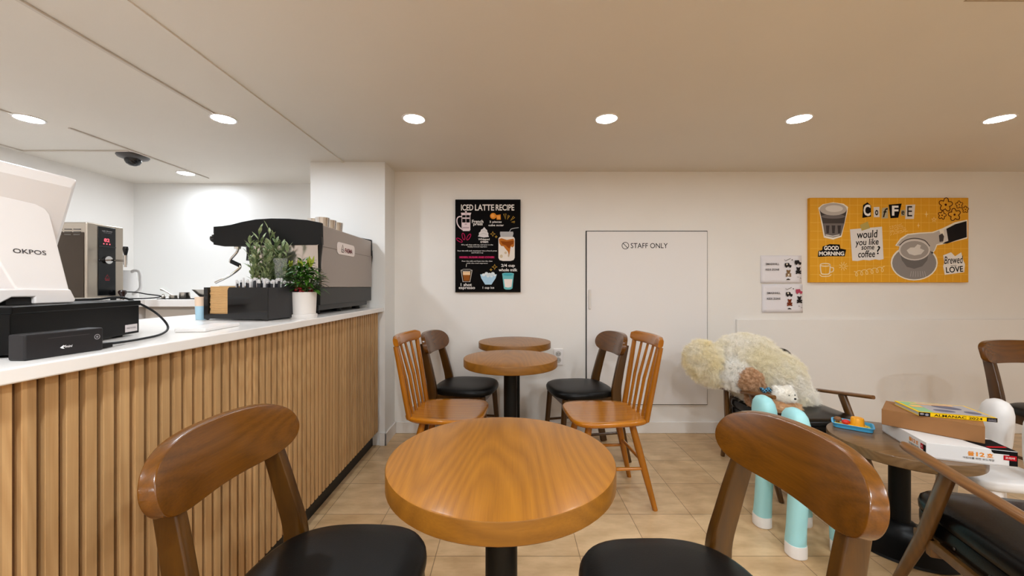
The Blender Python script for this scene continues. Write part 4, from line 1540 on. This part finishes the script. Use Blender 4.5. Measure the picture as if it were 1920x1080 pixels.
for cx, cy, r in ((510, 435, 24), (541, 461, 12), (527, 738, 25), (493, 764, 12)):
    star = []
    for k in range(8):
        q = r if k % 2 == 0 else r * .36
        star.append((cx + q * cos(k * pi / 4), cy + q * sin(k * pi / 4)))
    P.stroke(b, star, 3.2, 1, closed=True)
flat(b, 'yellow_sparkles', INK('e3b54c'), cvs)
b = MB()
for cx, cy, a in ((203, 492, .55), (241, 458, 1.35), (289, 463, 2.1)):
    pts = [(cx + 31 * cos(t) * cos(a) - 12 * sin(t) * sin(a), cy + 31 * cos(t) * sin(a) + 12 * sin(t) * cos(a)) for t in [2 * pi * k / 24 for k in range(24)]]
    P.stroke(b, pts, 6, 1, closed=True)
flat(b, 'pink_petals', INK('b61d52'), cvs)
b = MB()
P.fill(b, [(374, 458), (384, 440), (382, 425), (398, 412), (402, 396), (418, 388), (431, 371), (444, 388), (458, 400), (460, 416), (470, 430), (468, 446), (475, 462), (428, 468)], 1)
flat(b, 'whipped_cream_drawing', INK('d8d2d2'), cvs)
b = MB(); P.stroke(b, [(392, 440), (425, 430), (455, 442)], 3, 2, curve=True); P.stroke(b, [(406, 410), (430, 402), (450, 414)], 3, 2, curve=True)
flat(b, 'whipped_cream_shading', INK('a9a3a6'), cvs)
# jar of iced latte
b = MB()
P.fill(b, [(562, 478), (575, 462), (702, 462), (712, 478), (711, 655), (700, 675), (672, 683), (602, 683), (572, 675), (562, 655)], 1)
flat(b, 'jar_drawing', INK('e6dcd2'), cvs)
b = MB(); P.fill(b, [(578, 414), (696, 414), (700, 430), (692, 462), (582, 462), (576, 430)], 1); P.stroke(b, [(650, 460), (672, 398), (700, 384), (748, 377)], 6, 3, curve=True)
flat(b, 'jar_neck_drawing', INK('b4b2b2'), cvs)
b = MB()
P.fill(b, [(566, 482), (590, 474), (640, 490), (700, 478), (708, 500), (706, 545), (690, 560), (676, 548), (668, 590), (660, 640), (650, 600), (634, 580), (622, 566), (610, 548), (586, 545), (570, 520)], 2)
flat(b, 'jar_coffee_drawing', INK('b86d28'), cvs)
b = MB()
P.fill(b, [(580, 500), (640, 505), (700, 496), (698, 528), (676, 536), (664, 570), (648, 560), (630, 540), (600, 530)], 3)
flat(b, 'jar_dark_coffee_drawing', INK('8a4410'), cvs)
b = MB(); P.ellipse(b, 628, 608, 12, 12, 2); P.ellipse(b, 588, 640, 14, 16, 2); P.ellipse(b, 655, 634, 8, 14, 2)
flat(b, 'jar_ice_drawing', INK('cbb79a'), cvs)
# espresso glass
b = MB()
P.stroke(b, [(218, 766), (236, 874), (300, 874), (320, 766)], 5, 2); P.stroke(b, [(216, 768), (240, 760), (300, 760), (322, 768), (300, 776), (240, 776)], 4, 2, closed=True); P.stroke(b, [(268, 712), (266, 738)], 4, 2)
flat(b, 'espresso_glass_drawing', INK('d5cdc2'), cvs)
b = MB(); P.fill(b, [(236, 812), (302, 812), (294, 866), (244, 866)], 1)
flat(b, 'espresso_drawing', INK('8f5321'), cvs)
b = MB(); P.fill(b, [(234, 782), (304, 782), (302, 812), (236, 812)], 1)
flat(b, 'espresso_crema_drawing', INK('ecc79b'), cvs)
# bowl of ice
b = MB(); P.fill(b, [(394, 806), (547, 806), (536, 842), (508, 884), (498, 900), (440, 900), (430, 884), (404, 842)], 1)
flat(b, 'ice_bowl_drawing', INK('a9cbe2'), cvs)
b = MB()
for cx, cy, r in ((425, 812, 17), (452, 800, 18), (482, 806, 17), (510, 800, 18), (528, 814, 13), (466, 822, 15), (498, 824, 14)):
    P.ellipse(b, cx, cy, r, r * .85, 2, n=8)
flat(b, 'ice_cubes_drawing', INK('dde4e8'), cvs)
# glass of milk
b = MB(); P.fill(b, [(596, 798), (620, 792), (680, 792), (704, 798), (690, 936), (670, 946), (630, 946), (612, 936)], 1)
flat(b, 'milk_glass_drawing', INK('6fb9bd'), cvs)
b = MB(); P.fill(b, [(612, 850), (690, 850), (681, 922), (650, 928), (622, 922)], 2)
flat(b, 'milk_drawing', INK('ecdfd8'), cvs)
b = MB(); P.ellipse(b, 650, 808, 46, 12, 2)
flat(b, 'milk_glass_rim_drawing', INK('4aa6b4'), cvs)

# ------------------------------------------------------------------ yellow coffee canvas
u2 = 1.207 / 1594
x2 = (1518.5 - 955) * (BACK - .025) / F
z2 = CAM_H - (370.8 - 538) * (BACK - .025) / F
p2_ = thing('coffee_canvas', 'wide yellow coffee collage canvas on the right part of the back wall', 'poster', (x2, BACK, z2))
b = MB(); b.box(0, 1.207, -.025, 0, -.644, 0)
cv2 = b.build('canvas', M('canvas_yellow', 'e2a012', .6, noise=(4, .02)), p2_, bevel=.002)
Q = Pan((-103 * u2, -.0255, 112 * u2), (u2, 0, 0), (0, 0, -u2), (0, -1, 0), .0003)
b = MB()
for x in [183 + 79.7 * k for k in range(19)]:
    Q.stroke(b, [(x, 114), (x, 958)], 4, 1)
for y in [187 + 87 * k for k in range(9)]:
    Q.stroke(b, [(105, y), (1694, y)], 4, 1.5)
flat(b, 'grid_lines', INK('f0bd55'), cv2)
paper_w, ink_b = INK('e2dcd8'), INK('141212')
# glass of coffee
b = MB(); Q.fill(b, [(186, 215), (230, 178), (335, 158), (440, 172), (486, 205), (478, 260), (420, 505), (335, 532), (242, 512), (200, 270)], 2)
flat(b, 'glass_cutout', INK('efe6d6'), cv2)
b = MB(); Q.fill(b, [(198, 232), (474, 232), (448, 370), (230, 370)], 3)
flat(b, 'glass_dark_band', INK('4b4441'), cv2)
b = MB(); Q.fill(b, [(230, 370), (448, 370), (414, 492), (335, 512), (252, 494)], 3); Q.ellipse(b, 336, 300, 120, 22, 3.5)
flat(b, 'glass_lower_band', INK('736b68'), cv2)
b = MB(); Q.ellipse(b, 336, 228, 136, 62, 4)
flat(b, 'glass_foam', INK('b9b0a8'), cv2)
b = MB(); Q.ellipse(b, 345, 222, 88, 34, 5)
flat(b, 'foam_highlight', INK('d9d2ca'), cv2)
b = MB(); Q.fill(b, [(256, 480), (330, 494), (400, 480), (396, 490), (330, 504), (262, 492)], 5)
flat(b, 'glass_highlight', INK('d9d2ca'), cv2)
b = MB()
for x in (262, 320, 378):
    Q.fill(b, [(x, 390), (x + 36, 390), (x + 30, 470), (x + 6, 470)], 4)
flat(b, 'glass_facets', INK('453e3c'), cv2)
# GOOD MORNING
b = MB(); Q.fill(b, [(230, 602), (300, 578), (402, 582), (408, 622), (466, 634), (452, 700), (300, 700), (182, 706), (186, 648), (226, 636)], 2)
flat(b, 'good_morning_patch', ink_b, cv2)
b = MB(); Q.text(b, 'GOOD', 318, 617, 148, 44, 3, bold=.035); Q.text(b, 'MORNiNG', 320, 672, 252, 42, 3, bold=.035)
flat(b, 'good_morning_lettering', INK('f3ede6'), cv2)
# mug, burst, squiggle, dashes, sparkles
b = MB()
Q.stroke(b, [(206, 790), (212, 850), (226, 878), (288, 878), (302, 850), (306, 786)], 11, 2, curve=True)
Q.stroke(b, [(256 + 50 * cos(2 * pi * k / 20), 786 + 14 * sin(2 * pi * k / 20)) for k in range(20)], 9, 2, closed=True)
Q.stroke(b, [(306, 812), (338, 818), (334, 850), (304, 862)], 9, 2, curve=True)
Q.stroke(b, [(200, 885), (225, 902), (290, 900), (318, 882)], 7, 2, curve=True)
flat(b, 'mug_drawing', INK('f0dfbd'), cv2)
b = MB()
for k in range(9):
    a = k * 2 * pi / 9
    Q.stroke(b, [(438 + 12 * cos(a), 800 + 12 * sin(a)), (438 + 44 * cos(a), 800 + 44 * sin(a))], 5, 2)
flat(b, 'burst_doodle', INK('f6d793'), cv2)
b = MB()
pts = []
for k in range(72):
    t = k / 71
    ph_ = t * 2 * pi * 6
    pts.append((545 + 310 * t + 22 * sin(ph_), 878 - 52 * t - 26 * cos(ph_)))
Q.stroke(b, pts, 6, 2)
flat(b, 'squiggle_doodle', INK('f6d793'), cv2)
b = MB()
rn = random.Random(2)
for r in range(5):
    for c in range(13 - r):
        x, y = 908 + c * 14 + rn.uniform(-4, 4), 488 - r * 20 - c * 3 + rn.uniform(-4, 4)
        Q.stroke(b, [(x, y), (x + 5, y - 12)], 3.5, 2)
flat(b, 'dash_doodle', INK('f6d793'), cv2)
for cx, cy, r in ((1272, 278, 36), (1192, 390, 30)):
    b = MB()
    Q.fill(b, [(cx + (r if k % 2 == 0 else r * .18) * cos(k * pi / 4) * (.6 if k % 4 == 0 else 1), cy + (r if k % 2 == 0 else r * .18) * sin(k * pi / 4)) for k in range(8)], 2)
    flat(b, 'sparkle_doodle', INK('f6d793'), cv2)
b = MB()
star = [(1348 + (26 if k % 2 == 0 else 10) * cos(k * pi / 5 - pi / 2), 332 + (26 if k % 2 == 0 else 10) * sin(k * pi / 5 - pi / 2)) for k in range(10)]
Q.stroke(b, star, 5, 2, closed=True)
flat(b, 'star_doodle', INK('f6d793'), cv2)
# note
b = MB(); Q.fill(b, [(505, 430), (826, 403), (842, 728), (800, 738), (760, 730), (700, 742), (640, 736), (580, 748), (528, 744)], 2)
note = flat(b, 'note_paper', paper_w, cv2)
b = MB(); Q.fill(b, [(604, 386), (684, 350), (706, 418), (622, 444)], 3)
flat(b, 'tape', INK('b9a45c'), cv2)
b = MB()
Q.text(b, 'would', 676, 478, 205, 78, 4, bold=.012, shear=.12, rot=-.06); Q.text(b, 'you like', 676, 566, 232, 84, 4, bold=.012, shear=.12, rot=-.05)
Q.text(b, 'some', 684, 616, 128, 36, 4, bold=.015, shear=.12, rot=-.04); Q.text(b, 'coffee', 672, 676, 170, 70, 4, bold=.012, shear=.12, rot=-.03); Q.text(b, '?', 790, 638, 30, 84, 4, bold=.015, shear=.1)
flat(b, 'note_lettering', ink_b, cv2)
# COFFEE letters
b = MB(); Q.fill(b, [(636, 185), (680, 158), (716, 190), (716, 300), (630, 314)], 2); Q.fill(b, [(893, 182), (1024, 170), (990, 312), (912, 318)], 2)
flat(b, 'dark_letter_patches', ink_b, cv2)
b = MB(); Q.fill(b, [(742, 206), (800, 204), (802, 306), (744, 308)], 2); Q.fill(b, [(1066, 184), (1160, 180), (1146, 324), (1060, 326)], 2)
flat(b, 'light_letter_patches', INK('ddd5ce'), cv2)
for pts in ([(828, 218), (888, 206), (886, 318), (822, 322)], [(1016, 236), (1058, 234), (1058, 292), (1018, 294)]):
    b = MB(); Q.fill(b, pts, 2)
    flat(b, 'grey_letter_patch', INK('b5a98a'), cv2)
b = MB(); Q.text(b, 'C', 675, 238, 70, 116, 4, bold=.03); Q.text(b, 'F', 958, 242, 66, 100, 4, bold=.03)
flat(b, 'white_letters', INK('f2ece6'), cv2)
b = MB(); Q.text(b, 'o', 772, 262, 32, 56, 4, bold=.03); Q.text(b, 'f', 856, 262, 36, 92, 4, bold=.02, shear=.25); Q.text(b, 'e', 1036, 264, 30, 40, 4, bold=.02); Q.text(b, 'E', 1104, 248, 50, 104, 4, bold=.005)
flat(b, 'dark_letters', INK('2a2522'), cv2)
# flowers
b = MB()
def flower(cx, cy, r, a0, w):
    pts = []
    for k in range(60):
        t = 2 * pi * k / 60
        q = r * (.56 + .44 * abs(cos(2.5 * (t + a0))))
        pts.append((cx + q * cos(t), cy + q * sin(t)))
    Q.stroke(b, pts, w, 2, closed=True)
    Q.ellipse(b, cx, cy, r * .17, r * .17, 2, n=14)
flower(1466, 182, 70, .2, 8); flower(1555, 282, 64, .5, 8); flower(1430, 288, 42, .1, 7); flower(1602, 182, 38, .4, 6); flower(1664, 230, 34, .3, 6)
flat(b, 'flower_drawings', INK('4a1d12'), cv2)
# cup, saucer, hand, sleeve
b = MB(); Q.ellipse(b, 1150, 765, 236, 178, 2)
Q.fill(b, [(958, 592), (1010, 520), (1080, 476), (1200, 462), (1330, 456), (1430, 420), (1560, 358), (1684, 332), (1684, 520), (1440, 580), (1380, 590), (1360, 640), (1330, 680)], 2)
flat(b, 'cup_cutout_edge', INK('f0e7d6'), cv2)
b = MB(); Q.ellipse(b, 1150, 768, 222, 164, 3)
flat(b, 'saucer_picture', INK('8d8784'), cv2)
b = MB(); Q.fill(b, [(1000, 640), (1300, 640), (1280, 740), (1230, 800), (1150, 826), (1075, 806), (1025, 740)], 4)
flat(b, 'cup_side_picture', INK('6f6a68'), cv2)
b = MB(); Q.fill(b, [(972, 590), (1020, 530), (1085, 486), (1200, 474), (1340, 466), (1400, 440), (1440, 560), (1372, 580), (1350, 640), (1318, 660), (1290, 600), (1180, 545), (1060, 560), (1000, 598)], 5)
flat(b, 'hand_picture', INK('bdb3aa'), cv2)
b = MB(); Q.stroke(b, [(1000, 590), (1060, 540), (1150, 520), (1250, 540), (1305, 600)], 9, 6, curve=True); Q.fill(b, [(1396, 490), (1430, 470), (1448, 500), (1440, 550), (1402, 556)], 6)
flat(b, 'hand_shading_picture', INK('4b4442'), cv2)
b = MB(); Q.fill(b, [(1444, 434), (1470, 424), (1490, 545), (1450, 560), (1452, 490)], 6.5)
flat(b, 'cuff_picture', INK('d5cec8'), cv2)
b = MB(); Q.fill(b, [(1470, 424), (1560, 378), (1674, 346), (1676, 508), (1560, 544), (1480, 572), (1430, 574), (1488, 540)], 6)
flat(b, 'sleeve_picture', INK('221f1f'), cv2)
b = MB(); Q.ellipse(b, 1150, 636, 158, 106, 7)
flat(b, 'cup_rim_picture', INK('d3cbc5'), cv2)
b = MB(); Q.ellipse(b, 1150, 638, 142, 92, 8)
flat(b, 'crema_picture', INK('a29a94'), cv2)
b = MB(); Q.fill(b, [(1070, 640), (1110, 612), (1150, 612), (1180, 580), (1215, 590), (1205, 620), (1250, 640), (1215, 680), (1150, 692), (1095, 676)], 9)
flat(b, 'milk_art_picture', INK('d8d1ca'), cv2)
b = MB()
for k in range(7):
    Q.stroke(b, [(1120 + k * 22, 850), (1110 + k * 26, 905)], 4, 4)
flat(b, 'saucer_lines_picture', INK('b7b1ae'), cv2)
# brewed with love
b = MB(); Q.fill(b, [(1440, 690), (1520, 660), (1560, 700), (1622, 660), (1642, 740), (1660, 780), (1652, 860), (1560, 872), (1456, 886), (1440, 800), (1452, 760)], 2)
flat(b, 'love_patch', INK('ece6e0'), cv2)
b = MB(); Q.text(b, 'Brewed', 1545, 736, 180, 76, 3, bold=.008, shear=.12, rot=-.05); Q.text(b, 'with', 1544, 792, 60, 16, 3); Q.text(b, 'LOVE', 1554, 832, 172, 60, 3, bold=.02, rot=-.08)
flat(b, 'love_lettering', ink_b, cv2)

# ------------------------------------------------------------------ two paper notices
def notice(label, x0, y0, x1, y1, bears, second_van):
    s = (BACK - .003) / F
    t = thing('paper_notice', label, 'notice', ((x0 - 955) * s, BACK, CAM_H - (y0 - 538) * s), 0, 'paper notices on the back wall')
    w, h = (x1 - x0) * s, (y1 - y0) * s
    b = MB()
    n = 8
    rows = [[Vector((w * i / n, -.003 - .004 * (j / n) ** 3 * (1 - .5 * i / n), -h * j / n)) for i in range(n + 1)] for j in range(n + 1)]
    vs = [[b.bm.verts.new(p) for p in r] for r in rows]
    for j in range(n):
        for i in range(n):
            b.quadface([vs[j][i], vs[j][i + 1], vs[j + 1][i + 1], vs[j + 1][i]])
    sh = b.build('sheet', M('paper_white', 'e6e2e6', .7), t)
    sol = sh.modifiers.new('thickness', 'SOLIDIFY'); sol.thickness = .0006; sol.offset = -1
    pn_ = Pan((0, -.0085, 0), (w / 100, 0, 0), (0, 0, -h / 100), (0, -1, 0), .0003)
    b = MB(); pn_.text(b, 'SMASHHILL', 28, 31, 33, 7, 1, bold=.02); pn_.text(b, 'KIDS ZONE', 28, 51, 33, 7, 1, bold=.02)
    pn_.stroke(b, [(57, 15), (60, 19), (72, 11)], 1.4, 1); pn_.ellipse(b, 76, 16, 1.4, 2, 1)
    pn_.stroke(b, [(88, 77), (92, 78)], 1, 1); pn_.stroke(b, [(95, 80), (97, 84)], 1, 1)
    flat(b, 'lettering', INK('4a4647'), sh)
    def van(b, cx, cy):
        pn_.fill(b, [(cx - 8, cy - 7), (cx + 2, cy - 8), (cx + 4, cy - 1), (cx + 8, cy), (cx + 8, cy + 5), (cx - 8, cy + 5)], 1)
        pn_.ellipse(b, cx - 4, cy + 6, 2.4, 3, 1.5, n=12); pn_.ellipse(b, cx + 5, cy + 6, 2.4, 3, 1.5, n=12)
    def teddy(b, cx, cy):
        for dx, dy, rx, ry in ((0, -7, 4.2, 5.5), (0, 3, 4.4, 6.5), (-3.5, -12, 1.6, 2.4), (3.5, -12, 1.6, 2.4), (-4.6, 8, 2, 3), (4.6, 8, 2, 3), (-4.8, 1, 1.8, 3), (4.8, 1, 1.8, 3)):
            pn_.ellipse(b, cx + dx, cy + dy, rx, ry, 1, n=14)
    b = MB(); van(b, 66, 35)
    if not second_van:
        van(b, 90, 25)
    teddy(b, 91, 56)
    pn_.fill(b, [(62, 86), (66, 83), (71, 86), (71, 88), (62, 88)], 1)
    flat(b, 'dark_pictures', INK('2b2625'), sh)
    if second_van:
        b = MB(); van(b, 90, 25); flat(b, 'red_van_picture', INK('b2465c'), sh)
    b = MB(); teddy(b, 67, 66); flat(b, 'teddy_picture', INK(bears), sh)
    b = MB(); pn_.ellipse(b, 63, 32, 2, 3, 3, n=10)
    if bears.startswith('8e'):
        pn_.ellipse(b, 67, 70, 2.4, 4, 3, n=12)
    flat(b, 'light_spots', INK('e9dcc8'), sh)
    return t
notice('upper white kids zone notice taped beside the yellow canvas', 1426, 479, 1503, 531, '8e6f4c', False)
notice('lower white kids zone notice with a red van picture', 1428.5, 533, 1505, 586, '7d3a22', True)
